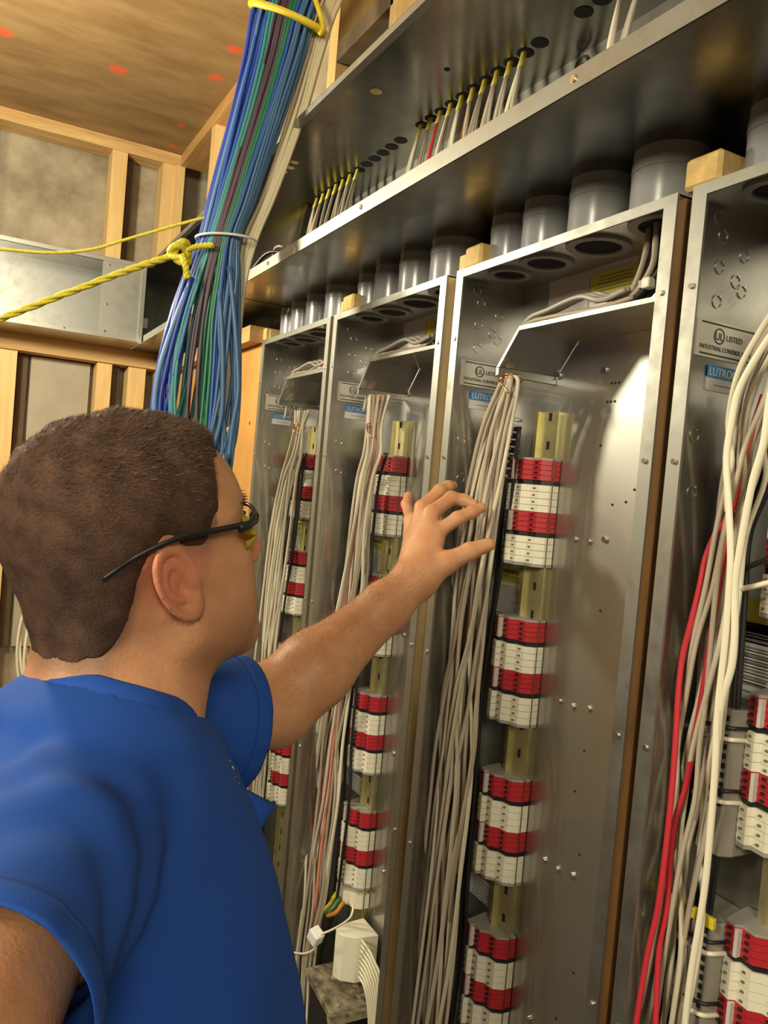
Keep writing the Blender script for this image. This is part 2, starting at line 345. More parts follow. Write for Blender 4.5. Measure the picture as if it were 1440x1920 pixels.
# ------------------------------------------------------------------ cabinets
D = .65; BP = .775; CT = 2.034; CB = .42
names = {3: 'nearest open steel cabinet at the right edge of the photo', 2: 'open steel cabinet the hand reaches toward, bright bare back plate',
         1: 'open steel cabinet second from the far end, behind the forearm', 0: 'farthest open steel cabinet beside the orange plywood'}
def ellipse_hole(par, x, y, z, r, lab='bushing'):
    MB().ring((x, y, z - .004), (0, 0, 1), r, r * .72, .006, 28).build('bushing', GREYP, par, smooth='auto')
    MB().cyl((x, y, z - .0012), (x, y, z - .0006), r * .72, 24).build('pipe_mouth', DARKHOLE, par)
def cabinet(i, y0, y1):
    c = empty('electrical_cabinet', (D + .06, (y0 + y1) / 2, CB), names[i], 'cabinet', None)
    q = MB(); q.box(D, BP, y0 - .002, y0, CB, CT); q.box(D, BP, y1, y1 + .002, CB, CT)
    q.box(D, BP, y1, y0, CT - .002, CT); q.box(D, BP, y1, y0, CB, CB + .002); q.build('enclosure_box', STEEL, c)
    bx(BP, BP + .003, y1, y0, CB, CT).build('back_plate', BACKST, c, 'shiny bare back plate')
    lw = .016
    for a, b2, z0, z1 in [(y0 - lw, y0 + .002, CB, CT), (y1 - .002, y1 + lw, CB, CT)]:
        bx(D - .003, D, a, b2, z0, z1).build('front_flange', EDGEST, c)
    bx(D - .003, D, y1 + lw, y0 - lw, CT - .012, CT).build('front_flange', EDGEST, c)
    for z in (1.93, 1.75, 1.45, 1.15):
        for y in (y1 + .008, y0 - .008): MB().cyl((D - .005, y, z), (D - .003, y, z), .003, 10).build('screw', SCREW, c)
    # barrier shelf
    kn, tp = y0 - .140, y0 - .098; zt, zl, zf = 1.931, 1.882, 1.872
    xa, xb = .668, BP - .001
    q = MB(); q.box(xa, xb, y1 + .003, kn, zt, zt + .0015)
    q.add([(xa, kn, zt), (xb, kn, zt), (xb, tp, zl), (xa, tp, zl), (xa, kn, zt + .0015), (xb, kn, zt + .0015), (xb, tp + .001, zl), (xa, tp + .001, zl)],
          [(0, 1, 2, 3), (4, 7, 6, 5), (0, 3, 7, 4), (1, 5, 6, 2)])
    q.box(xa, xb, tp - .0012, tp, zf, zl)
    sh = q.build('barrier_shelf', STEEL, c, 'bent steel barrier shelf')
    e = MB(); e.box(xa - .0012, xa, y1 + .003, kn, zt - .002, zt + .004)
    e.add([(xa - .0012, kn, zt - .003), (xa, kn, zt - .003), (xa, tp - .002, zl - .002), (xa - .0012, tp - .002, zl - .002),
           (xa - .0012, kn, zt + .004), (xa, kn, zt + .004), (xa, tp + .003, zl), (xa - .0012, tp + .003, zl)],
          [(0, 1, 2, 3), (4, 7, 6, 5), (0, 3, 7, 4), (1, 5, 6, 2)])
    e.box(xa - .0012, xa, tp - .003, tp + .003, zf, zl); e.build('folded_edge', EDGEST, sh)
    bx(xa, xb, tp - .0012, tp + .006, zf - .001, zf).build('bottom_flange', EDGEST, sh)
    for dy in (.105, .20):
        MB().cyl((BP - .004, y0 - dy, 1.884), (BP, y0 - dy, 1.884), .005, 12).build('screw', SCREW, c)
    # side wall plates
    npx0, npx1 = .667, .762
    npl = bx(npx0, npx1, y0 - .0035, y0 - .002, 1.864, 1.903).build('nameplate', LABP, c, 'pale nameplate with black lettering')
    yy = y0 - .0038
    for z in (1.900, 1.8675): bx(npx0 + .006, npx1 - .004, yy, yy + .0004, z - .0008, z + .0008).build('rule', INK, npl)
    MB().ring((npx0 + .034, yy + .0004, 1.888), (0, -1, 0), .0085, .0072, .0006, 24).build('emblem', INK, npl)
    text('UL', .011, (npx0 + .034, yy, 1.884), (1, 0, 0), (0, 0, 1), npl, INK, align='CENTER')
    text('LISTED', .0085, (npx0 + .045, yy, 1.885), (1, 0, 0), (0, 0, 1), npl, INK)
    text('INDUSTRIAL CONTROL PANEL', .0066, (npx0 + .005, yy, 1.8725), (1, 0, 0), (0, 0, 1), npl, INK, squeeze=.92)
    st = bx(.688, .738, y0 - .0035, y0 - .002, 1.830, 1.8445).build('maker_sticker', LABW, c, 'blue and white maker sticker')
    bx(.688, .738, y0 - .0038, y0 - .0034, 1.8435, 1.8570).build('blue_band', LABB, st)
    text('LUTRON', .0125, (.6905, y0 - .0040, 1.846), (1, 0, 0), (0, 0, 1), st, LABP, squeeze=.9)
    bx(.70, .73, y0 - .0038, y0 - .0034, 1.836, 1.837).build('small_print', GINK, st)
    for x, z in [(.685, 2.011), (.694, 1.993), (.73, 1.979), (.693, 1.960), (.731, 1.941), (.694, 1.924), (.68, 1.78), (.685, 1.72), (.72, 1.95)]:
        MB().ring((x, y0 - .002, z), (0, -1, 0), .0075, .006, .0012, 18).build('knockout', STEEL, c)
        MB().cyl((x + .003, y0 - .0035, z + .006), (x + .003, y0 - .002, z + .006), .0016, 8).build('rivet', SCREW, c)
    MB().ring((BP - .001, y0 - .055, 1.953), (-1, 0, 0), .014, .010, .0015, 24).build('knockout', STEEL, c)
    MB().ring((BP - .001, y0 - .055, 1.953), (-1, 0, 0), .006, .003, .0015, 24).build('knockout', STEEL, c)
    # pipe mouths under the top
    for yp, rp in zip(pipes(y0), PR): ellipse_hole(c, .706, yp, CT - .002, rp)
    # rail
    ra, rb = y0 - .075, y0 - .128
    q = MB(); q.box(BP - .014, BP - .012, rb, ra, .5, 1.829); q.box(BP - .012, BP, ra - .010, ra - .008, .5, 1.829); q.box(BP - .012, BP, rb + .008, rb + .010, .5, 1.829)
    q.box(BP - .020, BP - .012, ra - .014, ra - .0125, .5, 1.829)
    rl = q.build('mounting_rail', ZINC, c, 'yellow-zinc mounting rail')
    for k in range(30):
        z = 1.815 - k * .042
        bx(BP - .0146, BP - .0139, (ra + rb) / 2 - .012, (ra + rb) / 2 - .006, z, z + .012).build('slot', DARKHOLE, rl)
    # labels
    lb = bx(BP - .0012, BP, y0 - .070, y0 - .003, 1.515, 1.588).build('warning_label', LABW, c, 'printed yellow and white warning label')
    bx(BP - .0016, BP - .0011, y0 - .070, y0 - .003, 1.562, 1.588).build('yellow_header', LABY, lb)
    text('WARNING', .009, (BP - .0018, y0 - .007, 1.578), (0, -1, 0), (0, 0, 1), lb, INK, squeeze=1.1)
    q = MB()
    for k in range(3): q.box(BP - .0018, BP - .0015, y0 - .062, y0 - .010, 1.5655 + k * .0035, 1.567 + k * .0035)
    for k in range(12): q.box(BP - .0016, BP - .0011, y0 - .066 + .018 * random.random(), y0 - .008, 1.518 + k * .0035, 1.5192 + k * .0035)
    q.build('small_print', GINK, lb)
    ul = bx(BP - .0012, BP, y0 - .245, y0 - .065, 1.955, 2.030).build('wiring_label', mat('rosy_white_label', (.56, .49, .46), .55, var=.1, scale=30), c, 'large printed wiring label')
    bx(BP - .0016, BP - .0011, y0 - .245, y0 - .155, 1.992, 2.022).build('yellow_patch', LABY, ul)
    q = MB()
    for k in range(5): q.box(BP - .0018, BP - .0014, y0 - .235, y0 - .165 - .01 * random.random(), 1.996 + k * .005, 1.9975 + k * .005)
    for k in range(6): q.box(BP - .0016, BP - .0011, y0 - .23, y0 - .165, 1.960 + k * .005, 1.9612 + k * .005)
    q.box(BP - .0016, BP - .0011, y0 - .155, y0 - .153, 1.955, 2.02)
    q.build('small_print', GINK, ul)
    l3 = bx(BP - .0012, BP, y0 - .072, y0 - .003, 1.050, 1.085).build('white_label', LABW, c)
    q = MB()
    for k in range(6): q.box(BP - .0016, BP - .0011, y0 - .066, y0 - .01, 1.053 + k * .005, 1.0545 + k * .005)
    q.build('small_print', GINK, l3)
    # small holes and screws on the bare plate
    for dy, z in [(.205, 1.780), (.288, 1.775), (.285, 1.745), (.275, 1.722), (.262, 1.705), (.238, 1.700), (.215, 1.865), (.222, 1.865), (.229, 1.865), (.21, 1.84), (.217, 1.84), (.224, 1.84),
                  (.235, 1.555), (.22, 1.30), (.24, 1.22), (.23, 1.36), (.25, 1.06), (.225, .98)]:
        MB().cyl((BP - .0008, y0 - dy, z), (BP, y0 - dy, z), .0017, 8).build('screw_hole', DARKHOLE, c)
    for z in (1.646, 1.413, 1.180, .945):
        for dy in (.172, .200, .231):
            q = MB(); q.cyl((BP - .0035, y0 - dy, z + (.006 if dy == .231 else 0)), (BP, y0 - dy, z + (.006 if dy == .231 else 0)), .0042, 12); q.build('screw', SCREW, c, smooth='auto')
    return c
PR = [.033, .038, .042, .043]
def pipes(y0): return [y0 - .052, y0 - .137, y0 - .240, y0 - .350]
YS = [(1.916, 1.502), (1.482, 1.062), (1.030, .612), (.588, .170)]
CABS = [cabinet(i, *ys) for i, ys in enumerate(YS)]
cabn = ['farthest cabinet', 'cabinet behind the forearm', 'bright-backed cabinet', 'rightmost cabinet']
ordn = ['first', 'second', 'third', 'fourth']
for i, (y0, y1) in enumerate(YS):
    for k, (yp, rp) in enumerate(zip(pipes(y0), PR)):
        t = empty('conduit', (.706, yp, CT), f'grey plastic conduit, {ordn[k]} from the left on top of the {cabn[i]}', 'pipe', 'conduits between cabinets and wireway')
        MB().cyl((.706, yp, CT + .0005), (.706, yp, ZB), rp, 32).build('pipe', PVC, t, smooth='auto')
        MB().ring((.706, yp, CT + .052), (0, 0, 1), rp + .0010, rp - .001, .012, 32).build('coupling', PVC, t, smooth='auto')

# ------------------------------------------------------------------ terminal blocks
prof = [(.7735, .975), (.764, .974), (.730, .967), (.7265, .955), (.733, .951), (.731, .935), (.741, .926), (.744, .910), (.757, .902), (.7735, .902)]
CY0 = 1.030
def blk():
    t = empty('terminal_block', (.75, .935, 1.603), 'x', 'terminal block', 'red and white terminal blocks')
    z = 1.759
    MB().prism([(x, y) for x, y in prof], z - .003, z).build('top_plate', GREYP, t)
    zz = z - .003
    for kind in ('r', 'w', 'r', 'w'):
        h = .030 if kind == 'r' else .040
        n = 4
        pr = prof
        o = MB(); hh = h / n
        for k in range(n):
            sc = [(x, y) for x, y in pr]
            o.prism(sc, zz - (k + 1) * hh + .0004, zz - k * hh - .0002)
        con = o.build('red_connector' if kind == 'r' else 'white_connector', RED if kind == 'r' else WHITE, t)
        h_ = MB()
        for k in range(n):
            zc = zz - (k + .5) * hh
            hs = .0022 if kind == 'r' else .0017
            for (a, b_) in [((.730, .967), (.7265, .955)), ((.733, .951), (.731, .935)), ((.741, .926), (.744, .910))]:
                mx_, my_ = (a[0] + b_[0]) / 2, (a[1] + b_[1]) / 2
                h_.box(mx_ - .0022, mx_ + .003, my_ - hs, my_ + hs, zc - hs * .6, zc + hs * .6)
        ho_ = h_.build('screw_opening', DARKHOLE if kind == 'r' else mat('shadow_grey', (.16, .14, .09), .7) if 'shadow_grey' not in bpy.data.materials else bpy.data.materials['shadow_grey'], con, kind='stuff')
        if kind == 'r': bx(.7262, .733, .9505, .9545, zz - h, zz - .001).build('marker_strip', LABW, con)
        zz -= h
        if kind == 'r':
            MB().prism([(x + .003, y * 1.0) for x, y in prof[:-1]] + [(.7735, .902)], zz - .0065, zz).build('black_spacer', BLACKPL, t); zz -= .0065
    MB().prism(prof, zz - .004, zz).build('end_plate', GREYP, t)
    return t
B0 = blk(); ZP = .2385
blks = []
first = True
for i, rows in ((2, 5), (1, 4), (0, 4), (3, 4)):
    for k in range(rows):
        if i == 3 and k == 0: pass
        b_ = B0 if first else copy_tree(B0)
        first = False
        b_.location = (.75, .935 + YS[i][0] - 1.030, 1.603 - k * ZP + (.004 if i == 1 and k == 3 else 0))
        b_['label'] = f'red and white terminal block, {["first", "second", "third", "fourth", "fifth"][k]} from the top in the {cabn[i]}'

# ------------------------------------------------------------------ wires inside the cabinets
def wire(pts, r, m_, label, group, name='wire', n=6):
    o = MB().tube(spline(pts, 5), r, n).build(name, m_, smooth=True)
    return tag(o, label, 'wire', group)
# left and right limits of each hanging bundle, measured on the plane x = .69
BW = {2: [(705, 945, 968), (720, 938, 972), (800, 905, 958), (900, 880, 942), (1000, 862, 928), (1100, 845, 916), (1200, 836, 906), (1300, 822, 896), (1400, 812, 890), (1500, 806, 880), (1650, 790, 862), (1800, 775, 850), (1990, 755, 828)],
      1: [(740, 690, 730), (800, 688, 715), (850, 682, 714), (900, 668, 702), (1000, 650, 692), (1100, 632, 686), (1200, 618, 668), (1300, 606, 655), (1400, 590, 642), (1500, 575, 634), (1600, 560, 622), (1700, 550, 612), (1800, 545, 590), (1960, 535, 580)],
      0: [(770, 553, 582), (800, 552, 572), (850, 540, 566), (900, 524, 555), (1000, 505, 543), (1100, 492, 530), (1200, 480, 518), (1300, 470, 508), (1400, 460, 500), (1500, 455, 492), (1700, 440, 478), (1900, 425, 465)],
      3: [(540, 1470, 1560), (640, 1425, 1500), (740, 1385, 1480), (830, 1365, 1450), (900, 1352, 1440), (1000, 1338, 1400), (1100, 1322, 1388), (1200, 1300, 1375), (1300, 1285, 1362), (1400, 1270, 1350), (1500, 1262, 1340), (1600, 1245, 1328), (1700, 1232, 1320), (1800, 1215, 1308), (1920, 1195, 1285), (2000, 1185, 1275)]}
gl = {2: 'beige wire hanging in the bundle between finger tips and terminal blocks', 1: 'beige wire in the hanging bundle of the cabinet behind the forearm',
      0: 'beige wire in the hanging bundle of the farthest cabinet', 3: 'beige wire in the thick bundle at the right edge of the photo'}
for i, cnt, r in ((2, 20, .0030), (1, 18, .0030), (0, 15, .0030), (3, 13, .0029)):
    for k in range(cnt):
        t0 = (k + .5) / cnt; x = .677 + .036 * random.random(); ph = random.random() * 6; am = random.uniform(.05, .22)
        pts = []
        for j, (v, a, b_) in enumerate(BW[i]):
            top = max(0, 1 - j / 2)
            t = min(1, max(0, t0 + am * math.sin(ph + j * .8) * (1 - top) + random.uniform(-.03, .03)))
            pts.append(P(a + (b_ - a) * t, v, x=x + .006 * math.sin(ph + j) * (1 - top)))
        m_ = random.choice(WIREC + [WIREC[0], WIREC[1], WIREC[0]])
        if i == 1 and k in (7, 11): m_ = WPNK
        if i == 2 and k == 13: m_ = WPNK
        cn = m_.name.replace('_wire', '').replace('_', ' ')
        wire(pts, r, m_, gl[i].replace('beige', cn), f'{cn} hanging wires, ' + cabn[i])
    for k in range(7 if i != 3 else 6):  # black wires that also stand in for the shadow behind the bundle
        x = .725 + .03 * random.random(); t0 = random.random(); pts = []
        if i == 3: x = .715 + .02 * random.random()
        ph = random.random() * 6
        for j, (v, a, b_) in enumerate(BW[i][2:]):
            t = .25 + .9 * t0 + .12 * math.sin(ph + j * .7)
            pts.append(P(a + (b_ - a) * t + 6, v, x=x))
        wire(pts, .0031, WBLK, 'black wire in the shadowed back of the bundle in the ' + cabn[i], 'black wires, ' + cabn[i])
def pw(seq, x, dx=0): return [P(u, v, x=x + dx * j) for j, (u, v) in enumerate(seq)]
wire(pw([(1432, 740), (1412, 800), (1398, 850), (1385, 910), (1368, 965), (1340, 1005), (1322, 1050), (1312, 1100), (1295, 1170), (1280, 1230), (1272, 1300), (1266, 1400), (1258, 1500), (1245, 1620), (1232, 1710), (1212, 1800), (1192, 1925), (1185, 1990)], .700, -.0022), .0034, WRED, 'bright red wire curving down the front of the nearest cabinet, left one', None)
wire(pw([(1372, 960), (1362, 1020), (1350, 1080), (1335, 1180), (1325, 1250), (1312, 1330), (1300, 1400), (1285, 1480), (1268, 1530), (1258, 1600), (1250, 1700), (1236, 1780), (1230, 1900), (1226, 1990)], .702, -.0020), .0034, WRED, 'red wire crossing behind the first red one, right of it', None)
wire(pw([(1470, 590), (1412, 680), (1384, 735), (1372, 790), (1362, 860), (1366, 940), (1370, 1040), (1366, 1120), (1360, 1200), (1350, 1290), (1344, 1360), (1342, 1420), (1336, 1510), (1330, 1580), (1322, 1660), (1310, 1740), (1298, 1810), (1286, 1900), (1280, 1990)], .664), .0036, WCRM, 'cream wire in front of the bundle, nearest cabinet, running to the bottom edge', None)
wire(pw([(1470, 660), (1445, 740), (1432, 830), (1412, 900), (1396, 980), (1386, 1040), (1378, 1100), (1378, 1180), (1372, 1250), (1352, 1320), (1344, 1400)], .666), .0038, WCRM, 'thick cream wire sweeping in from upper right of the nearest cabinet', None)
wire(pw([(1465, 560), (1420, 630), (1384, 700), (1366, 790), (1372, 860), (1364, 900), (1364, 960)], .668), .0032, WIREC[1], 'short cream wire merging into the front wire, nearest cabinet', None)
# ties
def tie(i, u, v, x, r):
    c = P(u, v, x=x); t = MB()
    for dz in (0, .004): t.ring(c + Vector((0, 0, dz)), (0.1, 0.25, 1), r, r - .0016, .0022, 20)
    t.tube(spline([c + Vector((-r, 0, 0)), c + Vector((-r - .004, -.012, -.008)), c + Vector((-r + .002, -.022, -.02))], 4), .0012, 6)
    o = t.build('wire_tie', COPPER, smooth=True); tag(o, 'twisted copper wire tie round the bundle in the ' + cabn[i], 'tie')
tie(2, 955, 716, .69, .017); tie(1, 702, 803, .69, .016); tie(0, 562, 802, .69, .015)
# feeds coming out of the conduits to the shelf
for i in (0, 1, 2, 3):
    y0, y1 = YS[i]
    for k in range(9):
        a = random.uniform(-.02, .02); b_ = random.uniform(-.02, .02); x = .70 + a * .6
        yc = y0 - .345 + b_
        pts = [(x, yc, CT + .03), (x, yc, CT - .02), (x + .008, yc + .01 + b_ * .3, 1.985), (x + .004, yc + .028, 1.955), (x, yc + .045, 1.943)]
        m_ = WBLK if k < 6 else (WRED if k == 7 else WIREC[2])
        wire(pts, .0042, m_, ('black' if k < 6 else 'coloured') + ' feed wire dropping from the last conduit of the ' + cabn[i], 'feed wires, ' + cabn[i] + (' black' if k < 6 else ' coloured'), name='feed_wire')
    for k in range(6):
        dz = .003 + .004 * k; x = .682 + .012 * (k % 3)
        pts = [(x + .01, y0 - .325 + .005 * k, 1.945 + dz), (x, y0 - .28, 1.938 + dz * .8), (x, y0 - .24, 1.938 + dz + .008 * (k > 2)), (x, y0 - .18, 1.940 + dz * .9), (x, y0 - .135, 1.937 + dz * .5), (x + .01, y0 - .10, 1.905), (x + .012, y0 - .085, 1.87), (x + .01, y0 - .08, 1.84)]
        wire(pts, .0036, WGRY if k % 2 else WIREC[2], 'grey wire lying along the barrier shelf of the ' + cabn[i], 'shelf wires, ' + cabn[i], name='shelf_wire')
    t = empty('wire_joint', (.70, y0 - .33, 1.945), 'white wire connector above the barrier shelf of the ' + cabn[i], 'connector')
    bx(.688, .700, y0 - .350, y0 - .338, 1.955, 1.968).build('housing', WHITE, t, bevel=.002)
    bx(.690, .698, y0 - .338, y0 - .332, 1.957, 1.966).build('collar', GREYP, t)
# clear coil of ties behind each bundle
for i in (2, 1, 3):
    y0 = YS[i][0]; t = MB()
    for k in range(9): t.ring((.735, y0 - .062, 1.815 - k * .011), (.2, .1, 1), .010, .0085, .002, 14)
    o = t.build('spiral_wrap', ZIP, smooth=True); tag(o, 'translucent spiral wrap hanging behind the bundle in the ' + cabn[i], 'cable wrap')

# connectors and electronics at the foot of the second cabinet
y0 = YS[1][0]
t = empty('plug_connector', (.72, y0 - .17, .86), 'large cream plug with a fan of white leads low in the cabinet behind the forearm', 'connector')
prf = [(.765, .06), (.728, .055), (.700, .045), (.692, .02), (.700, -.01), (.722, -.035), (.765, -.045)]
MB().prism([(x, y0 - .165 + y * .62) for x, y in prf], .742, .832).build('housing', WHITE, t, bevel=.002)
for k in range(8):
    z = .826 - k * .010; MB().tube(spline([(.730, y0 - .188, z), (.722, y0 - .212, z + .010), (.724, y0 - .250 + .003 * k, z), (.730, y0 - .285 + .006 * k, z - .05), (.736, y0 - .305 + .007 * k, .56)], 5), .0026, 6).build('lead', WCRM, t, smooth=True)
t = empty('terminal_block', (.72, y0 - .1, .93), 'plain cream block with yellow and green tags below a red and white block', 'terminal block')
MB().prism([(x, y + y0 - CY0) for x, y in prof], .850, .878).build('body', WHITE, t)
for k, mm in enumerate([YEL, mat('green_tag', (.05, .16, .05), .5), mat('orange_tag', (.55, .22, .03), .5)]):
    MB().tube(spline([(.725, y0 - .075 - .018 * k, .862), (.705, y0 - .09 - .015 * k, .85), (.70, y0 - .075 - .01 * k, .83)], 4), .004, 8).build('tag_lead', mm, t, smooth=True)
t = empty('small_plug', (.66, 1.35, .855), 'small white plug dangling on a thin lead in front of the second cabinet wires', 'connector')
c = P(592, 1755, x=.665)
MB().box(-.011, .011, -.013, .013, -.014, .014, m=Matrix.Translation(c) @ Matrix.Rotation(.5, 4, 'X') @ Matrix.Rotation(.3, 4, 'Z')).build('housing', mat('white_plug', (.8, .79, .78), .4), t, bevel=.003)
MB().tube(spline([c, P(625, 1742, x=.68), P(655, 1722, x=.69), P(662, 1700, x=.70), P(655, 1690, x=.71)], 5), .0022, 6).build('lead', WCRM, t, smooth=True)
MB().tube(spline([P(545, 1785, x=.665), P(570, 1788, x=.665), P(590, 1778, x=.668), c], 5), .0022, 6).build('lead', WCRM, t, smooth=True)
def boxm(cx, cy, cz, sx, sy, sz, rz=0, rx=0, ry=0):
    return MB().box(-sx / 2, sx / 2, -sy / 2, sy / 2, -sz / 2, sz / 2, m=Matrix.Translation((cx, cy, cz)) @ Matrix.Rotation(rz, 4, 'Z') @ Matrix.Rotation(rx, 4, 'X') @ Matrix.Rotation(ry, 4, 'Y'))
t = empty('power_supply', (.70, y0 - .13, .60), 'dusty dark electronics box at the foot of the second cabinet', 'electronics')
c = P(622, 1835, x=.70)
boxm(.715, c.y - .01, c.z - .015, .10, .125, .014, 0, .12, 0).build('lid', DUST, t, 'dusty lid with debris', bevel=.002)
boxm(.72, c.y - .01, c.z - .14, .085, .115, .22).build('body', BLACKPL, t, bevel=.003)
for k in range(14):
    a = random.uniform(-.04, .035); b_ = random.uniform(-.05, .05)
    boxm(.715 + a, c.y - .01 + b_, c.z - .0065 + b_ * .12, random.uniform(.004, .014), random.uniform(.004, .012), .003, random.random() * 3).build('debris', WIREC[3] if k % 3 else WIREC[2], t)
boxm(.70, c.y - .085, c.z - .02, .08, .03, .012, 0, -.4).build('side_bracket', DUST, t)
boxm(.664, c.y - .045, c.z - .125, .004, .03, .02, .2).build('white_tag', LABW, t)
t = empty('data_sheet', (BP - .002, 1.27, .72), 'perforated grey sheet with a yellow corner hanging inside the second cabinet', 'sheet')
bx(BP - .003, BP - .0015, 1.235, 1.275, .70, .955).build('sheet', mat('perforated_sheet', (.42, .40, .36), .6, var=.3, scale=300), t)
bx(BP - .0036, BP - .0028, 1.238, 1.262, .915, .95).build('yellow_corner', LABY, t)
# modules in the nearest cabinet
y0 = YS[3][0]
def module(zt, zb, lab, ye=False):
    t = empty('relay_module', (.74, y0 - .03, zb), lab, 'module')
    pr = [(BP - .001, y0 - .0635), (.752, y0 - .0635), (.728, y0 - .0625), (.714, y0 - .056), (.714, y0 - .028), (.726, y0 - .012), (.750, y0 - .004), (BP - .001, y0 - .004)]
    MB().prism(pr, zb, zt).build('housing', mat('warm_grey_case', (.26, .235, .20), .5, var=.2, scale=20) if 'warm_grey_case' not in bpy.data.materials else bpy.data.materials['warm_grey_case'], t, bevel=.002)
    for z in (zt - .022, (zt + zb) / 2 - .01):
        for dz, rr, mm, nn in ((0, .0022, WBLK, 'black_band'), (-.012, .0026, WCRM, 'cream_band')):
            pts = spline([(x - .004, y, z + dz + .004 * math.sin(j)) for j, (x, y) in enumerate(pr[1:-1])], 4)
            MB().tube(pts, rr, 6).build(nn, mm, t, smooth=True)
    q = MB()
    for k in range(10): q.box(.712, .7145, y0 - .054, y0 - .050, zt - .012 - k * .010, zt - .007 - k * .010)
    q.build('pin_row', DARKHOLE, t)
    if ye: bx(.709, .7145, y0 - .0625, y0 - .006, zt - .004, zt + .008).build('yellow_strip', LABY, t, bevel=.001)
    return t
module(1.50, 1.345, 'warm grey module with black and cream bands in the rightmost cabinet, upper one')
module(1.275, 1.12, 'warm grey module with a yellow strip on top in the rightmost cabinet, lower one', True)
lb = bx(BP - .0016, BP - .0003, y0 - .11, y0 - .004, 1.50, 1.585).build('paper_label', LABW); tag(lb, 'white printed instruction sheet in the nearest cabinet', 'label')
bx(BP - .0025, BP - .0017, y0 - .11, y0 - .004, 1.585, 1.612).build('yellow_header', LABY, lb)
q = MB()
for k in range(9): q.box(BP - .0022, BP - .0017, y0 - .10, y0 - .012, 1.508 + k * .008, 1.510 + k * .008)
q.build('small_print', GINK, lb)
wire([P(1385, 1105, x=.70), P(1410, 1100, x=.70), P(1450, 1090, x=.71)], .003, WCRM, 'short cream wire crossing above the yellow label, nearest cabinet', None)
wire([P(1380, 1075, x=.71), P(1410, 1060, x=.71), P(1450, 1045, x=.715)], .0028, WBLK, 'black wire crossing above the yellow label, nearest cabinet', None)

# ------------------------------------------------------------------ hanging data cable bundle
def lerp_tab(tab, t):
    return [(v, a + (b_ - a) * t) for v, a, b_ in tab]
NB = [(-260, 590, 760), (-90, 520, 660), (0, 478, 602), (100, 458, 572), (200, 434, 540), (300, 410, 505), (380, 390, 478), (447, 374, 452), (520, 345, 450), (600, 318, 448), (680, 298, 450), (760, 285, 448), (830, 282, 440), (900, 284, 430)]
cols = (['blue', 'deep', 'sky', 'blue', 'blue', 'teal', 'teal', 'steel', 'shaded_purple', 'shaded_purple', 'shaded_purple', 'green', 'green', 'blue', 'blue', 'steel', 'steel', 'steel', 'steel', 'steel'])
lab = {'blue': 'blue', 'deep': 'deep blue', 'sky': 'pale blue', 'steel': 'steel-blue', 'green': 'green', 'teal': 'teal', 'shaded_purple': 'shadow-dark purplish brown'}
low = (['deep', 'blue', 'deep', 'deep', 'blue', 'steel', 'green', 'steel', 'blue', 'steel'])
for layer in range(3):
    for k in range(20):
        t0 = (k + .5) / 20; pts = []
        ph = random.random() * 6; am = random.uniform(.0, .05)
        for j, (v, a, b_) in enumerate(NB):
            sp = max(0, (j - 7)) / 6
            t = t0 + am * math.sin(ph + j * .6) * (1 + 3 * sp) + random.uniform(-.008, .008)
            t = min(1.0, max(0.0, t))
            rnd = math.sqrt(max(0, 1 - (2 * t - 1) ** 2))
            dd = 1.50 - .034 * rnd * (1 - layer * .9) + layer * .004
            pts.append(PD(a + (b_ - a) * t, v, dd + (0 if j > 1 else .08 * (2 - j))))
        cidx = cols[min(19, max(0, k + random.choice([0, 0, 0, 1, -1])))]
        if random.random() < .12: cidx = random.choice(low)
        o = MB().tube(spline(pts, 4), .0037, 7).build('data_cable', NET[cidx], smooth=True)
        tag(o, f'{lab[cidx]} data cable in the thick hanging bundle', 'cable', f'{lab[cidx]} data cables in the hanging bundle')
NW = [(-260, 775, 800), (-90, 680, 705), (0, 610, 640), (100, 578, 606), (200, 548, 580), (300, 515, 545), (380, 485, 512), (447, 455, 482), (520, 445, 462), (600, 436, 452), (700, 425, 446), (800, 415, 432)]
for layer in range(2):
    for k in range(7):
        t0 = (k + .5) / 7; ph = random.random() * 6
        pts = [PD(a + (b_ - a) * min(1, max(0, t0 + .08 * math.sin(ph + j))), v, 1.505 + layer * .006 + (0 if j > 1 else .08 * (2 - j))) for j, (v, a, b_) in enumerate(NW)]
        o = MB().tube(spline(pts, 4), .0037, 7).build('data_cable', NET['cream'], smooth=True)
        tag(o, 'cream data cable at the right side of the hanging bundle', 'cable', 'cream data cables in the hanging bundle')
# thicker strands peeling off near the head
for k, (col, seq) in enumerate([('steel', [(430, 500), (440, 600), (446, 690), (446, 740), (436, 800), (428, 860)]), ('steel', [(405, 500), (415, 600), (418, 700), (415, 780), (400, 840)]),
                                ('deep', [(360, 520), (335, 600), (312, 690), (300, 760), (300, 860)]), ('sky', [(352, 540), (325, 610), (300, 690), (290, 760), (292, 860)])]):
    o = MB().tube(spline([PD(u, v, 1.47) for u, v in seq], 6), .0052, 8).build('data_cable', NET[col], smooth=True)
    tag(o, ['thick steel-blue cable bowing out at the right of the bundle above the forehead', 'thick steel-blue cable second from the right above the head', 'thick deep blue cable at the left of the bundle above the head', 'thick pale blue cable bowing out at the far left of the bundle'][k], 'cable')
def band(u0, v0, u1, v1, t, r, flat, m_, name, label, droop=14):
    pts = []
    a = PD(u0, v0, t); b_ = PD(u1, v1, t); c = (a + b_) / 2; h = (b_ - a) / 2
    fw = Vector((.4745, .8795, 0))
    for j in range(33):
        an = 2 * math.pi * j / 32
        pts.append(c + h * math.cos(an) - fw * math.sin(an) * .042 - Vector((0, 0, droop / 1480 * math.sin(an))))
    m = MB(); m.tube(pts, r, 8)
    o = m.build(name, m_, smooth=True); return tag(o, label, 'tie')
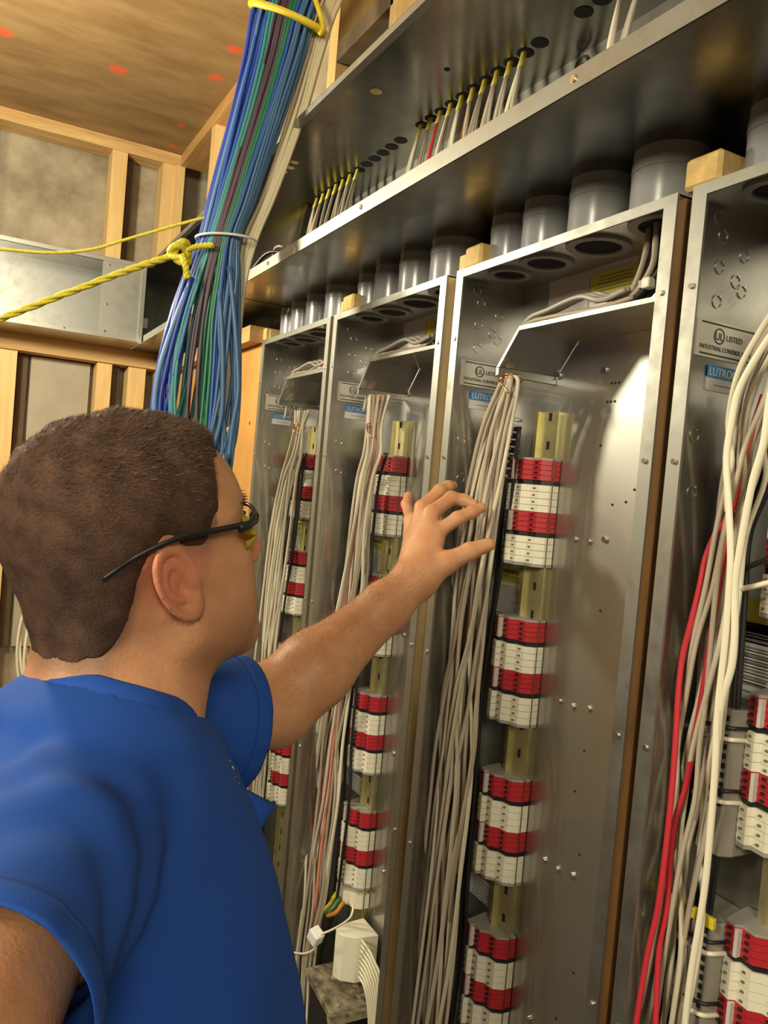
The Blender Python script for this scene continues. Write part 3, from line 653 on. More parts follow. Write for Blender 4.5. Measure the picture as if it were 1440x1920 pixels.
band(472, 8, 606, 62, 1.50, .0075, 1, STRAP, 'cable_strap', 'yellow strap wrapped round the blue cable bundle near the ceiling', droop=18)
band(368, 447, 480, 452, 1.50, .0026, 1, ZIP, 'zip_tie', 'clear zip tie cinching the cable bundle', droop=2)
o = MB().tube(spline([PD(588, -10, 1.475), PD(598, 20, 1.465), PD(606, 50, 1.475), PD(600, 66, 1.485)], 6), .005, 8).build('strap_tail', STRAP, bpy.data.objects['cable_strap'], smooth=True)

# yellow ropes
def twist(pts, r, name, parent=None):
    m = MB(); pts = spline(pts, 14); n = len(pts)
    for s_ in range(3):
        q = []
        for j, p in enumerate(pts):
            t = (pts[min(j + 1, n - 1)] - pts[max(j - 1, 0)]).normalized(); u = t.cross(Vector((0, 0, 1))).normalized(); w_ = t.cross(u)
            an = j * .55 + s_ * 2.094; q.append(p + (u * math.cos(an) + w_ * math.sin(an)) * r * .5)
        m.tube(q, r * .62, 6)
    return m.build(name, ROPE, parent, smooth=True)
t = empty('rope', tuple(PD(345, 475, 1.45)), 'thick yellow rope slanting up to a knot on the cable bundle', 'rope')
twist([PD(-60, 622, 1.34), PD(0, 598, 1.355), PD(120, 552, 1.39), PD(240, 507, 1.42), PD(322, 480, 1.445)], .0060, 'strand', t)
kn = []
c = PD(340, 474, 1.44)
for j in range(40):
    an = j / 39 * 4 * math.pi; kn.append(c + Vector((.015 * math.cos(an) + .004 * math.sin(an * .5), .008 * math.sin(2 * an + 1), .015 * math.sin(an) + .006 * math.cos(an * .5))))
MB().tube(kn, .0065, 8).build('knot', ROPE, t, smooth=True)
twist([PD(342, 478, 1.43), PD(347, 495, 1.425), PD(352, 522, 1.43)], .0060, 'tail', t)
twist([PD(348, 470, 1.44), PD(372, 462, 1.45), PD(400, 460, 1.45)], .0052, 'loop', t)
o = MB().tube(spline([PD(-60, 462, 1.5), PD(0, 467, 1.5), PD(90, 474, 1.5), (PD(170, 468, 1.5)), PD(240, 448, 1.5), PD(310, 428, 1.5), PD(360, 414, 1.5), PD(400, 405, 1.5)], 8), .0030, 8).build('cord', ROPE, smooth=True)
tag(o, 'thin yellow cord sagging across the far studs at upper left', 'cord')
# white cable coil low on the far wall behind the head
t = empty('cable_coil', (.18, 2.85, .9), 'coil of white cable hanging behind the back of the head', 'cable')
for k in range(9):
    c = Vector((.36, 2.9, 1.06)); pts = []
    rx = .155 - .010 * k; rz = .30 - .012 * k
    for j in range(41):
        an = 2 * math.pi * j / 40; pts.append(c + Vector((rx * math.cos(an) + .01 * math.sin(k * 3 + an), .012 * math.sin(k * 2 + an * 2), rz * math.sin(an) + .012 * math.cos(k * 1.7))))
    MB().tube(pts, .0048, 7).build('loop', WCRM, t, smooth=True)
MB().cyl((.36, 2.88, 1.355), (.36, 3.05, 1.355), .006, 10).build('hook', SCREW, t)
# pose of the man, world metres
HY, HP, HR, HSC = 7, -15, 6, .975
HPOS = (.158, .765, 1.614)
NECK = (.118, .745, 1.455)
LS, RS = (.175, .885, 1.425), (.060, .570, 1.410)
LE, LW, RH_ = (.365, .925, 1.410), (.545, .90, 1.57), (-.095, .045, 1.43)
LS1 = (.312, .915, 1.396); SLR = .40
COLC = (.136, .750, 1.462); COLAX = (.218, .11, 1.0); COLR = .077

# ------------------------------------------------------------------ the man (implicit surfaces meshed by surface nets)
def V(*a): return np.array(a, float)
def rc(p, a, b_, ra, rb):
    a = np.asarray(a, float); b_ = np.asarray(b_, float); ba = b_ - a; h = np.clip(((p - a) @ ba) / (ba @ ba), 0, 1)
    return np.linalg.norm(p - a - h[:, None] * ba, axis=1) - (ra + (rb - ra) * h)
def ell(p, c, r, Rm=None):
    q = p - np.asarray(c, float)
    if Rm is not None: q = q @ Rm
    r = np.asarray(r, float); k0 = np.linalg.norm(q / r, axis=1); k1 = np.linalg.norm(q / (r * r), axis=1) + 1e-9
    return k0 * (k0 - 1) / k1
def smin(a, b_, k):
    h = np.maximum(k - np.abs(a - b_), 0) / k; return np.minimum(a, b_) - h * h * k * .25
def smax(a, b_, k): return -smin(-a, -b_, k)
def nets(f, lo, hi, h, B=10, lip=1.6):
    lo = np.array(lo, float); n = np.ceil((np.array(hi) - lo) / (h * B)).astype(int)
    ii = np.stack(np.meshgrid(*[np.arange(k) for k in n], indexing='ij'), -1).reshape(-1, 3)
    cen = lo + (ii + .5) * B * h; keep = np.abs(f(cen)) < B * h * .87 * lip
    ii = ii[keep]; g = np.stack(np.meshgrid(*[np.arange(B + 1)] * 3, indexing='ij'), -1).reshape(-1, 3)
    vk, vp, qk = [], [], []
    key = lambda c: (c[..., 0].astype(np.int64) + 4) * 4000000 + (c[..., 1] + 4) * 2000 + (c[..., 2] + 4)
    for s in range(0, len(ii), 60):
        blkk = ii[s:s + 60]; base = blkk * B
        pts = lo + (base[:, None, :] + g[None]) * h
        d = f(pts.reshape(-1, 3)).reshape(len(blkk), B + 1, B + 1, B + 1)
        sg = d < 0
        cnt = np.zeros((len(blkk), B, B, B), int); acc = np.zeros((len(blkk), B, B, B, 3))
        sl = lambda o: (slice(None),) + tuple(slice(oo, oo + B) for oo in o)
        for ax in range(3):
            for o1 in (0, 1):
                for o2 in (0, 1):
                    o = [0, 0, 0]; oth = [x for x in range(3) if x != ax]; o[oth[0]] = o1; o[oth[1]] = o2
                    e = list(o); e[ax] = 1
                    a_, b_ = d[sl(o)], d[sl(e)]; m = (a_ < 0) != (b_ < 0)
                    t = np.where(m, a_ / np.where(m, a_ - b_, 1), 0); cnt += m
                    for c in range(3): acc[..., c] += m * (o[c] if c != ax else t)
        bi, x, y, z = np.nonzero(cnt)
        if len(bi):
            cell = base[bi] + np.stack([x, y, z], 1)
            vk.append(key(cell)); vp.append(lo + (cell + acc[bi, x, y, z] / cnt[bi, x, y, z][:, None]) * h)
        for ax in range(3):
            e = [0, 0, 0]; e[ax] = 1; a_, b_ = sg[sl((0, 0, 0))], sg[sl(e)]
            bi, x, y, z = np.nonzero(a_ != b_)
            if not len(bi): continue
            c0 = base[bi] + np.stack([x, y, z], 1); u_, w_ = [(1, 2), (2, 0), (0, 1)][ax]
            du = np.zeros(3, int); du[u_] = 1; dw = np.zeros(3, int); dw[w_] = 1
            q = np.stack([key(c0), key(c0 - du), key(c0 - du - dw), key(c0 - dw)], 1)
            fl = ~a_[bi, x, y, z]; q[fl] = q[fl][:, ::-1]; q = q[:, ::-1]; qk.append(q[:, ::-1])
    vk = np.concatenate(vk); vp = np.concatenate(vp); qk = np.concatenate(qk)
    uk, idx = np.unique(vk, return_index=True); vp = vp[idx]
    j = np.searchsorted(uk, qk); j[j == len(uk)] = 0; ok = (uk[j] == qk).all(1); j = j[ok]
    return vp, j
def npmesh(name, v, f, material, parent, smooth=True, origin=None, iters=0):
    me = bpy.data.meshes.new(name); off = np.array(root_of(parent).location if parent else (origin or (0, 0, 0)))
    if parent and parent.parent: off = off + np.array(parent.location)
    elif parent: off = np.array(parent.location)
    me.from_pydata((v - off).tolist(), [], f.tolist()); me.materials.append(material)
    for p_ in me.polygons: p_.use_smooth = smooth
    o = bpy.data.objects.new(name, me); COL.objects.link(o)
    if parent: o.parent = parent
    else: o.location = off
    me.validate()
    return o
def relax(v, f, n, lam=.5):
    e = np.concatenate([f[:, [0, 1]], f[:, [1, 2]], f[:, [2, 3]], f[:, [3, 0]]]); e = np.concatenate([e, e[:, ::-1]])
    cnt = np.bincount(e[:, 0], minlength=len(v))[:, None] + 1e-9
    for _ in range(n):
        s = np.stack([np.bincount(e[:, 0], v[e[:, 1], c], len(v)) for c in range(3)], 1) / cnt
        v = np.where(cnt > .5, v + lam * (s - v), v)
    return v

# --- head frame: x face forward, y his left, z crown
yaw, pit, rol = R(HY), R(HP), R(HR)
def rotm(a, b_, c):
    return np.array((Matrix.Rotation(a, 3, 'Z') @ Matrix.Rotation(b_, 3, 'Y') @ Matrix.Rotation(c, 3, 'X')).to_3x3())
HM = rotm(yaw, pit, rol); HO = V(*HPOS); HS = HSC
def hl(p): return ((p - HO) @ HM) / HS
def hw(*a): return HO + HM @ (np.array(a, float) * HS)
def skull(q):
    d = ell(q, (-.012, 0, .048), (.101, .078, .084))
    d = smin(d, ell(q, (-.045, 0, .030), (.068, .071, .078)), .04)
    d = smin(d, ell(q, (-.040, 0, -.015), (.060, .062, .062)), .03)
    return d
def head(q):
    qa = q.copy(); qa[:, 1] = np.abs(qa[:, 1])
    d = skull(q)
    d = smin(d, ell(q, (.035, 0, .035), (.066, .066, .070)), .03)                 # forehead
    d = smin(d, ell(q, (.042, 0, -.038), (.060, .062, .076)), .03)                # face
    d = smin(d, rc(qa, (.068, .022, .036), (.058, .050, .034), .020, .016), .02)  # brow
    d = smin(d, rc(qa, (.065, .038, -.012), (.015, .064, -.006), .022, .012), .025) # cheek bone
    d = smin(d, rc(qa, (-.006, .056, -.040), (.012, .052, -.072), .016, .016), .03) # jaw angle
    d = smin(d, rc(qa, (.012, .052, -.072), (.078, .016, -.104), .016, .017), .03)
    d = smin(d, ell(qa, (.048, .036, -.058), (.040, .032, .046)), .03)            # cheek
    d = smin(d, ell(q, (.078, 0, -.098), (.022, .028, .020)), .03)                # chin
    d = smax(d, -ell(qa, (.104, .033, .014), (.018, .019, .013)), .018)           # eye socket
    d = smin(d, ell(qa, (.078, .033, .012), (.0135, .0135, .0125)), .006)         # eye
    d = smin(d, rc(q, (.092, 0, .018), (.115, 0, -.020), .0075, .0105), .014)     # nose
    d = smin(d, ell(qa, (.106, .011, -.026), (.011, .0075, .008)), .007)
    d = smin(d, ell(q, (.090, 0, -.057), (.014, .026, .009)), .012)               # lips
    d = smin(d, ell(q, (.088, 0, -.070), (.014, .022, .009)), .010)
    d = smax(d, -ell(q, (.106, 0, -.0635), (.010, .024, .0018)), .004)
    # ear
    for s in (-1, 1):
        if s > 0 and (q[:, 1].max() < 0): continue
        th = R(16); e = (q - V(.001, s * .083, -.008)) / .99
        ea = np.stack([e[:, 0] * math.cos(th) + e[:, 2] * math.sin(th), s * e[:, 1], -e[:, 0] * math.sin(th) + e[:, 2] * math.cos(th)], 1)
        eb = ea.copy(); eb[:, 1] += ea[:, 0] * .45 + .002
        wd = .0215 + .10 * np.clip(ea[:, 2], -.04, .03) * .55
        rr = np.sqrt((eb[:, 0] / (wd / .0215)) ** 2 + (eb[:, 2] * .0215 / .0375) ** 2)
        disc = smax(np.abs(eb[:, 1] + .001) - .0026, rr - .0215, .003)
        rim = np.sqrt((rr - .0190) ** 2 + (eb[:, 1] - .0040) ** 2) - .0036
        lobe = ell(eb, (.006, .001, -.031), (.010, .0055, .011))
        anti = np.sqrt((np.sqrt((eb[:, 0] + .001) ** 2 + ((eb[:, 2] - .002) * .6) ** 2) - .0105) ** 2 + (eb[:, 1] - .0030) ** 2) - .0028
        ear = smin(smin(disc, rim, .002), lobe, .006); ear = smin(ear, anti, .002)
        ear = smax(ear, -ell(eb, (.004, .007, -.006), (.008, .010, .011)), .003)
        ear = smin(ear, ell(eb, (.016, .002, -.006), (.0055, .006, .008)), .006)
        ear = smin(ear, rc(eb, (.012, -.008, .012), (.012, -.008, -.022), .009, .008), .010)
        d = smin(d, ear * .99, .003)
    return d
NB0, NB1 = hw(-.042, 0, -.035), V(*NECK)
NB2 = hw(.030, 0, -.082); NB3 = V(*NECK) + V(.048, -.018, -.012)
def neck(p):
    d = rc(p, NB0, NB1, .056 * HS, .066)
    d = smin(d, rc(p, NB2, NB3, .036, .046), .05)
    return d
LSH, RSH = V(*LS), V(*RS); LEL, LWR = V(*LE), V(*LW); RHD = V(*RH_)
sax = LSH - RSH; sax[2] = 0; sax /= np.linalg.norm(sax); fax = V(sax[1], -sax[0], 0)  # shoulder axis, chest direction
if fax[0] < 0: fax = -fax
TR_ = np.stack([fax, sax, V(0, 0, 1)], 1)
CH = (LSH + RSH) / 2
def torso(p, g=0.0):
    c = CH + V(0, 0, -.110) + fax * .033
    d = ell(p, c, (.120 + g, .150 + g, .17 + g), TR_)
    d = smin(d, ell(p, c + V(0, 0, -.19) + fax * .040, (.138 + g, .145 + g, .20 + g), TR_), .10)
    d = smin(d, ell(p, c + V(0, 0, -.40) + fax * .040, (.138 + g, .150 + g, .17 + g), TR_), .08)
    tl = NB1 + V(0, 0, -.012) - fax * .008
    d = smin(d, rc(p, tl, LSH + V(0, 0, -.005), .050 + g, .052 + g), .07)
    d = smin(d, rc(p, tl, RSH + V(0, 0, -.005), .050 + g, .052 + g), .07)
    return d
REL = RSH + (RHD - RSH) * .52 + V(-.03, -.01, -.045)
HJ = dict(w=P(772, 1094, x=.548), im=P(812, 1002, x=.590), ip=P(858, 972, x=.622), idd=P(885, 960, x=.642), it=P(903, 952, x=.655),
          mm=P(810, 962, x=.597), mp=P(846, 934, x=.632), md=P(870, 938, x=.650), mt=P(888, 946, x=.660),
          rm=P(792, 952, x=.602), rp=P(824, 920, x=.632), rd=P(840, 912, x=.650), rt=P(850, 910, x=.662),
          pm=P(771, 976, x=.600), pp=P(762, 946, x=.630), pd=P(768, 922, x=.648), pt=P(777, 910, x=.662),
          tc=P(792, 1085, x=.560), tm=P(835, 1056, x=.590), tp=P(880, 1034, x=.622), tt=P(916, 1021, x=.648))
HJ = {k: np.array(v) for k, v in HJ.items()}
def chain(p, ks, rs, k=.004):
    d = None
    for a, b_, ra, rb in zip(ks[:-1], ks[1:], rs[:-1], rs[1:]):
        e = rc(p, HJ[a], HJ[b_], ra, rb); d = e if d is None else smin(d, e, k)
    for a, ra in zip(ks[1:-1], rs[1:-1]): d = smin(d, np.linalg.norm(p - HJ[a], axis=1) - ra * 1.05, .003)
    return d
def hand(p):
    w_ = HJ['w']
    pa = rc(p, w_ + (HJ['im'] - w_) * .15, HJ['im'], .018, .0125)
    for k in ('mm', 'rm', 'pm'): pa = smin(pa, rc(p, w_ + (HJ[k] - w_) * .12, HJ[k], .017, .0115 if k != 'pm' else .0105), .018)
    pa = smin(pa, rc(p, HJ['im'], HJ['pm'], .0105, .0095), .010)
    pa = smin(pa, rc(p, w_, HJ['tc'], .021, .019), .02)
    pa = smin(pa, rc(p, HJ['tc'], HJ['tm'], .0185, .0150), .016)
    pa = smin(pa, rc(p, (HJ['tc'] + w_) / 2, (HJ['im'] + HJ['tm']) / 2 * .5 + HJ['im'] * .5, .016, .008), .018)
    for ks, r0 in ((('im', 'ip', 'idd', 'it'), 1.0), (('mm', 'mp', 'md', 'mt'), 1.03), (('rm', 'rp', 'rd', 'rt'), .96), (('pm', 'pp', 'pd', 'pt'), .84)):
        pa = smin(pa, chain(p, ks, [.0112 * r0, .0098 * r0, .0088 * r0, .0074 * r0]), .006)
    pa = smin(pa, chain(p, ('tm', 'tp', 'tt'), [.0148, .0122, .0098]), .009)
    return pa
def arms(p):
    w_ = HJ['w']; e = LEL; m1 = e + (w_ - e) * .28
    dn = V(0, 0, -1)
    d = rc(p, LSH, LEL, .050, .046)
    d = smin(d, rc(p, e, m1, .046, .0475), .03); d = smin(d, rc(p, m1, e + (w_ - e) * .8, .0475, .031), .02)
    d = smin(d, rc(p, e + (w_ - e) * .8, w_, .031, .0265), .02)
    d = smin(d, rc(p, RSH, REL, .054, .050), .03)
    r_ = rc(p, REL, REL + (RHD - REL) * .3, .048, .046); r_ = smin(r_, rc(p, REL + (RHD - REL) * .3, RHD, .046, .029), .03)
    d = smin(d, r_, .02)
    hd = RHD - REL; hd = hd / np.linalg.norm(hd)
    d = smin(d, rc(p, RHD, RHD + hd * .05, .030, .034), .02)
    for k in range(4):
        o_ = np.cross(hd, V(0, 0, 1)) * (.026 - .0175 * k); d = smin(d, rc(p, RHD + hd * .06 + o_, RHD + hd * .10 + o_ + V(0, 0, .012), .0105, .008), .006)
    d = smin(d, rc(p, RHD + hd * .02 + V(0, 0, .02), RHD + hd * .06 + V(0, 0, .055), .013, .009), .01)
    return d
HC = hw(0, 0, 0); HDC = (HJ['w'] + HJ['mm']) / 2
def body(p):
    d = np.minimum(torso(p, -.012), 9.)
    d = smin(d, arms(p), .03)
    d = smin(d, neck(p), .03)
    m = np.linalg.norm(p - HC, axis=1) < .26
    if m.any(): d[m] = smin(d[m], head(hl(p[m])) * HS, .022)
    m = np.linalg.norm(p - HDC, axis=1) < .2
    if m.any(): d[m] = smin(d[m], hand(p[m]), .014)
    return d
SKIN = mat('skin', (.60, .31, .165), .48, 0, var=.22, scale=30, bump=.14, bscale=260, col2=(.52, .24, .12), sss=.12, spec=.35)
man = empty('person', (CH[0], CH[1], 0), 'man in a blue t-shirt, seen over his right shoulder, reaching into a cabinet', 'person')
pts_ = np.array([LSH, RSH, REL, RHD, LEL, HJ['mt'], HC])
lo = pts_.min(0) - .2; hi = pts_.max(0) + .2; lo[2] = CH[2] - .75
bv, bf = nets(body, lo, hi, .0026)
bv = relax(bv, bf, 1, .4)
bodyo = npmesh('body', bv, bf, SKIN, man)
zx = np.array([-.12, -.09, -.07, -.060, -.052, -.044, -.037, -.030, -.021, -.006, .006, .013, .021, .030, .039, .046, .052, .057, .062, .078, .09, .11])
zz_ = np.array([-.060, -.062, -.062, -.056, -.047, -.034, -.018, .002, .022, .034, .033, .022, .014, .014, .022, .034, .040, .060, .084, .092, .098, .10])
def hairline(q):
    w_ = .003 * np.sin(q[:, 0] * 230 + q[:, 1] * 90) * np.sin(q[:, 1] * 170 + 2)
    m_ = q[:, 2] - np.interp(q[:, 0], zx, zz_)
    a_ = V(.044, .044); b_ = V(.070, .050); xz = q[:, [0, 2]]; h = np.clip(((xz - a_) @ (b_ - a_)) / ((b_ - a_) @ (b_ - a_)), 0, 1)
    pt = .010 - .004 * h - np.linalg.norm(xz - a_ - h[:, None] * (b_ - a_), axis=1)
    pt = np.where(np.abs(q[:, 1]) > .035, pt, -1)
    return w_ + np.maximum(m_, pt)
# colour tone of the skin: beard shadow, faded hair edge, reddish ear, lips and nose
q = hl(bv)
def gs(c, r): return np.exp(-((q - V(*c)) ** 2).sum(1) / r ** 2)
beard = np.clip(np.maximum(gs((.05, -.045, -.085), .045), np.maximum(gs((.085, 0, -.09), .035), gs((.05, .045, -.085), .045))) * 1.2, 0, 1)
red = np.clip(gs((.0, -.09, 0), .036) * .8 + gs((.115, 0, -.02), .018) * .9 + gs((.09, 0, -.063), .016) + gs((.07, -.04, -.02), .03) * .35, 0, 1)
hd_ = hairline(q); fade = np.clip(1 + hd_ / .026, 0, 1) * (q[:, 2] > -.15) * (q[:, 0] < .05) * (np.abs(q[:, 1]) < .079) * (np.linalg.norm(q, axis=1) < .16)
at_ = bodyo.data.color_attributes.new('tone', 'FLOAT_COLOR', 'POINT')
cc = np.stack([np.clip(np.maximum(beard * .45, fade * .8), 0, 1), red, red * 0, np.ones(len(bv))], 1).astype(np.float32); at_.data.foreach_set('color', cc.ravel())
nt = SKIN.node_tree; b_ = nt.nodes['Principled BSDF']; s0 = b_.inputs['Base Color'].links[0].from_socket
an = nt.nodes.new('ShaderNodeAttribute'); an.attribute_name = 'tone'; sp = nt.nodes.new('ShaderNodeSeparateColor'); nt.links.new(an.outputs['Color'], sp.inputs[0])
m1 = nt.nodes.new('ShaderNodeMix'); m1.data_type = 'RGBA'; m1.inputs[7].default_value = (.20, .105, .06, 1); nt.links.new(sp.outputs[0], m1.inputs[0]); nt.links.new(s0, m1.inputs[6])
m2 = nt.nodes.new('ShaderNodeMix'); m2.data_type = 'RGBA'; m2.inputs[7].default_value = (.62, .19, .12, 1); nt.links.new(sp.outputs[1], m2.inputs[0]); nt.links.new(m1.outputs[2], m2.inputs[6])
nt.links.new(m2.outputs[2], b_.inputs['Base Color'])

# --- hair
def hthick(q):
    up = np.clip((q[:, 2] - .04) / .08, 0, 1); nape = np.clip((q[:, 2] + .11) / .07, 0, 1)
    lump = .0012 * np.sin(q[:, 0] * 160 + q[:, 2] * 60) * np.sin(q[:, 1] * 130 + 1) + .001 * np.sin(q[:, 2] * 190 + q[:, 0] * 90)
    return (.0020 + .0022 * nape + .0050 * up + lump * (.3 + up)) * np.clip(hairline(q) / .022, .0, 1) - .002 * (hairline(q) < 0)
def hairf(p):
    q = hl(p); d = skull(q); qf = ell(q, (.035, 0, .035), (.066, .066, .070)); d = smin(d, qf, .03); d = smin(d, rc(p, NB0, NB1, .056 * HS, .066) / HS, .03 / HS)
    return smax(d - hthick(q), -(hairline(q) + .001), .004) * HS
hv, hf = nets(hairf, HC - .2, HC + .22, .0028)
hv = relax(hv, hf, 1, .4)
HAIR = mat('short_brown_hair', (.105, .056, .036), .75, 0, var=.5, scale=45, col2=(.045, .025, .018), bump=.35, bscale=500, spec=.2)
hairo = npmesh('hair', hv, hf, HAIR, man, smooth=True)
hairo['label'] = 'short cropped dark brown hair'
qv = hl(hv); fc = hv[hf].mean(1); e1 = hv[hf[:, 1]] - hv[hf[:, 0]]; e2 = hv[hf[:, 2]] - hv[hf[:, 1]]
nn = np.cross(e1, e2); nn /= np.linalg.norm(nn, axis=1)[:, None] + 1e-12
if (nn * (fc - hw(-.012, 0, .04))).sum() < 0: nn = -nn
qf_ = hl(fc); okf = np.nonzero((hairline(qf_) > .001) & (qf_[:, 2] > -.12))[0]
rng = np.random.default_rng(3); idx = rng.choice(okf, 60000)
j = rng.random((60000, 2)); base = hv[hf[idx, 0]] + (hv[hf[idx, 1]] - hv[hf[idx, 0]]) * j[:, :1] + (hv[hf[idx, 3]] - hv[hf[idx, 0]]) * j[:, 1:]
ql = hl(base); top = np.clip((ql[:, 2] - .03) / .07, 0, 1)
comb = np.stack([.35 + .5 * top, rng.normal(0, .22, 60000), -.75 + .55 * top], 1)
comb = comb @ HM.T; dr = nn[idx] * (.38 + .25 * top)[:, None] + comb * .8 + rng.normal(0, .10, (60000, 3)); dr /= np.linalg.norm(dr, axis=1)[:, None]
ln = (.0028 + .0042 * top) * rng.uniform(.6, 1.2, 60000) * np.clip(hairline(ql) / .02, .35, 1)
sd = np.cross(dr, rng.normal(0, 1, (60000, 3))); sd /= np.linalg.norm(sd, axis=1)[:, None]
base = base - nn[idx] * .001
tv = np.stack([base - sd * .00022, base + sd * .00022, base + dr * ln[:, None]], 1).reshape(-1, 3)
tf = np.arange(180000).reshape(-1, 3)
st = npmesh('hair_strands', tv, tf, mat('hair_strand', (.13, .072, .045), .5, 0, var=.5, scale=60, col2=(.05, .028, .02), spec=.35), hairo, smooth=False); st['kind'] = 'stuff'
# eyebrows + fine arm hair
def fuzz(name, base, dr, ln, wd, material, par):
    n = len(base); sd = np.cross(dr, rng.normal(0, 1, (n, 3))); sd /= np.linalg.norm(sd, axis=1)[:, None]
    tv = np.stack([base - sd * wd, base + sd * wd, base + dr * ln[:, None]], 1).reshape(-1, 3)
    o = npmesh(name, tv, np.arange(3 * n).reshape(-1, 3), material, par, smooth=False); o['kind'] = 'stuff'; return o
fcb = bv[bf].mean(1); nb = np.cross(bv[bf[:, 1]] - bv[bf[:, 0]], bv[bf[:, 2]] - bv[bf[:, 1]]); nb /= np.linalg.norm(nb, axis=1)[:, None] + 1e-12
ax = (HJ['w'] - LEL); L_ = np.linalg.norm(ax); ax = ax / L_; tt = (fcb - LEL) @ ax; rad = np.linalg.norm(fcb - LEL - tt[:, None] * ax, axis=1)
if (nb[(rad < .06) & (tt > .05) & (tt < .2)] * (fcb - LEL - tt[:, None] * ax)[(rad < .06) & (tt > .05) & (tt < .2)]).sum() < 0: nb = -nb
sel = np.nonzero((rad < .06) & (tt > .0) & (tt < L_ + .01) & (nb @ V(0, 0, 1) > -.1))[0]
ix = rng.choice(sel, 2600); dr = nb[ix] * .45 + ax * .7 + rng.normal(0, .25, (2600, 3)); dr /= np.linalg.norm(dr, axis=1)[:, None]
fuzz('arm_hair', fcb[ix], dr, rng.uniform(.006, .013, 2600), .00012, mat('golden_arm_hair', (.40, .24, .10), .5), bodyo)
qb = hl(fcb); sel = np.nonzero((np.abs(qb[:, 2] - .040 - .1 * (np.abs(qb[:, 1]) - .03) * -1) < .006) & (np.abs(qb[:, 1]) > .012) & (np.abs(qb[:, 1]) < .052) & (qb[:, 0] > .05))[0]
if len(sel):
    ix = rng.choice(sel, 900); dr = nb[ix] * .4 + (np.stack([0 * ix, np.sign(qb[ix, 1]), .2 + 0 * ix], 1) @ HM.T) * .7; dr /= np.linalg.norm(dr, axis=1)[:, None]
    fuzz('eyebrow', fcb[ix], dr, rng.uniform(.005, .009, 900), .0002, HAIR, bodyo)

# --- t-shirt
ls0, ls1 = LSH, V(*LS1); rs0, rs1 = RSH, RSH + (REL - RSH) * SLR
cax = V(*COLAX); cax /= np.linalg.norm(cax); CC = V(*COLC)
c1_ = np.cross(cax, V(0, 1, 0)); c1_ /= np.linalg.norm(c1_); CF = np.stack([c1_, np.cross(cax, c1_), cax], 1)
def fold(p):
    t = (p - RSH) @ (-sax); rr_ = p - RSH
    ang = np.arctan2(rr_[:, 2], rr_ @ fax)
    s1 = np.sin((t * 95) + 2.2 * np.sin(ang * 2.0) + rr_[:, 2] * 40) * np.exp(-(np.linalg.norm(rr_, axis=1) / .10) ** 2)
    a2 = (p - CH)
    s2 = np.sin((a2 @ sax) * 42 + a2[:, 2] * 14 + 1.3 * np.sin(a2[:, 2] * 17)) * np.clip((-a2[:, 2]) / .2, 0, 1)
    s3 = np.sin((a2 @ sax) * 23 - a2[:, 2] * 33 + 2)
    s4 = np.sin(rr_[:, 2] * 230 + (rr_ @ fax) * 90 + 2 * np.sin((rr_ @ sax) * 40)) * np.exp(-(np.linalg.norm(rr_ - V(0, .02, .03), axis=1) / .09) ** 2)
    return .0016 * s4 + .0045 * s1 + .0032 * s2 + .0014 * s3
def shirt(p):
    d = torso(p, .004)
    d = smin(d, ell(p, CC - cax * .012, (COLR + .012, COLR + .012, .022), CF), .045)
    g = .010 + 0 * p[:, 0]
    d = smin(d, rc(p, ls0, ls1, .058, .076), .05)
    d = smin(d, rc(p, ls1, ls1 + (ls1 - ls0) * .6, .076, .078), .01)
    d = smin(d, rc(p, rs0, rs1, .062, .070), .05)
    d = smin(d, rc(p, rs1, rs1 + (rs1 - rs0) * .6, .070, .071), .01)
    d = smin(d, ell(p, CH + V(0, 0, -.62) + fax * .01, (.155, .185, .20), TR_), .12)
    return d + fold(p)
lo2 = pts_.min(0) - .25; hi2 = pts_.max(0) + .2; lo2[2] = CH[2] - .66; hi2[2] = CH[2] + .16
sv, sf = nets(shirt, lo2, hi2, .0045)
sv = relax(sv, sf, 2, .5)
nax = (NB0 - NB1); nax /= np.linalg.norm(nax)
cax = V(*COLAX); cax /= np.linalg.norm(cax); CC = V(*COLC)
def cyl_d(p, a, ax): r_ = p - a; t = r_ @ ax; return np.linalg.norm(r_ - t[:, None] * ax, axis=1), t
crad = COLR
dn, tn = cyl_d(sv, CC, cax)
lax = (LEL - ls1) * .5 + (ls1 - ls0); lax /= np.linalg.norm(lax); rax = (rs1 - rs0) / np.linalg.norm(rs1 - rs0)
dl, tl_ = cyl_d(sv, ls1, lax); dr_, tr_ = cyl_d(sv, rs1, rax)
bad = ((dn < crad) & (tn > -.10)) | ((dl < .10) & (tl_ > 0)) | ((dr_ < .11) & (tr_ > 0)) | (sv[:, 2] < CH[2] - .60)
# pull border vertices on to the cut surfaces so the hems run clean
kf = ~bad[sf].all(1)
mixed = bad[sf].any(1) & kf
mv = np.unique(sf[mixed])
for i_ in mv:
    if dn[i_] < crad + .008 and tn[i_] > -.1:
        r_ = sv[i_] - CC; t = r_ @ cax; rad_ = r_ - t * cax; sv[i_] = CC + t * cax + rad_ / (np.linalg.norm(rad_) + 1e-9) * crad
    elif dl[i_] < .1 and abs(tl_[i_]) < .008: sv[i_] -= lax * tl_[i_]
    elif dr_[i_] < .11 and abs(tr_[i_]) < .008: sv[i_] -= rax * tr_[i_]
sf = sf[kf]
us, inv = np.unique(sf, return_inverse=True); sv2 = sv[us]; sf2 = inv.reshape(-1, 4)
TEE = mat('royal_blue_cotton', (.017, .080, .37), .82, 0, var=.25, scale=5, bump=.07, bscale=600, col2=(.012, .062, .34), spec=.25)
tee = npmesh('t_shirt', sv2, sf2, TEE, man); tee['label'] = 'royal blue cotton t-shirt'
sm = tee.modifiers.new('thick', 'SOLIDIFY'); sm.thickness = .0025; sm.offset = 0
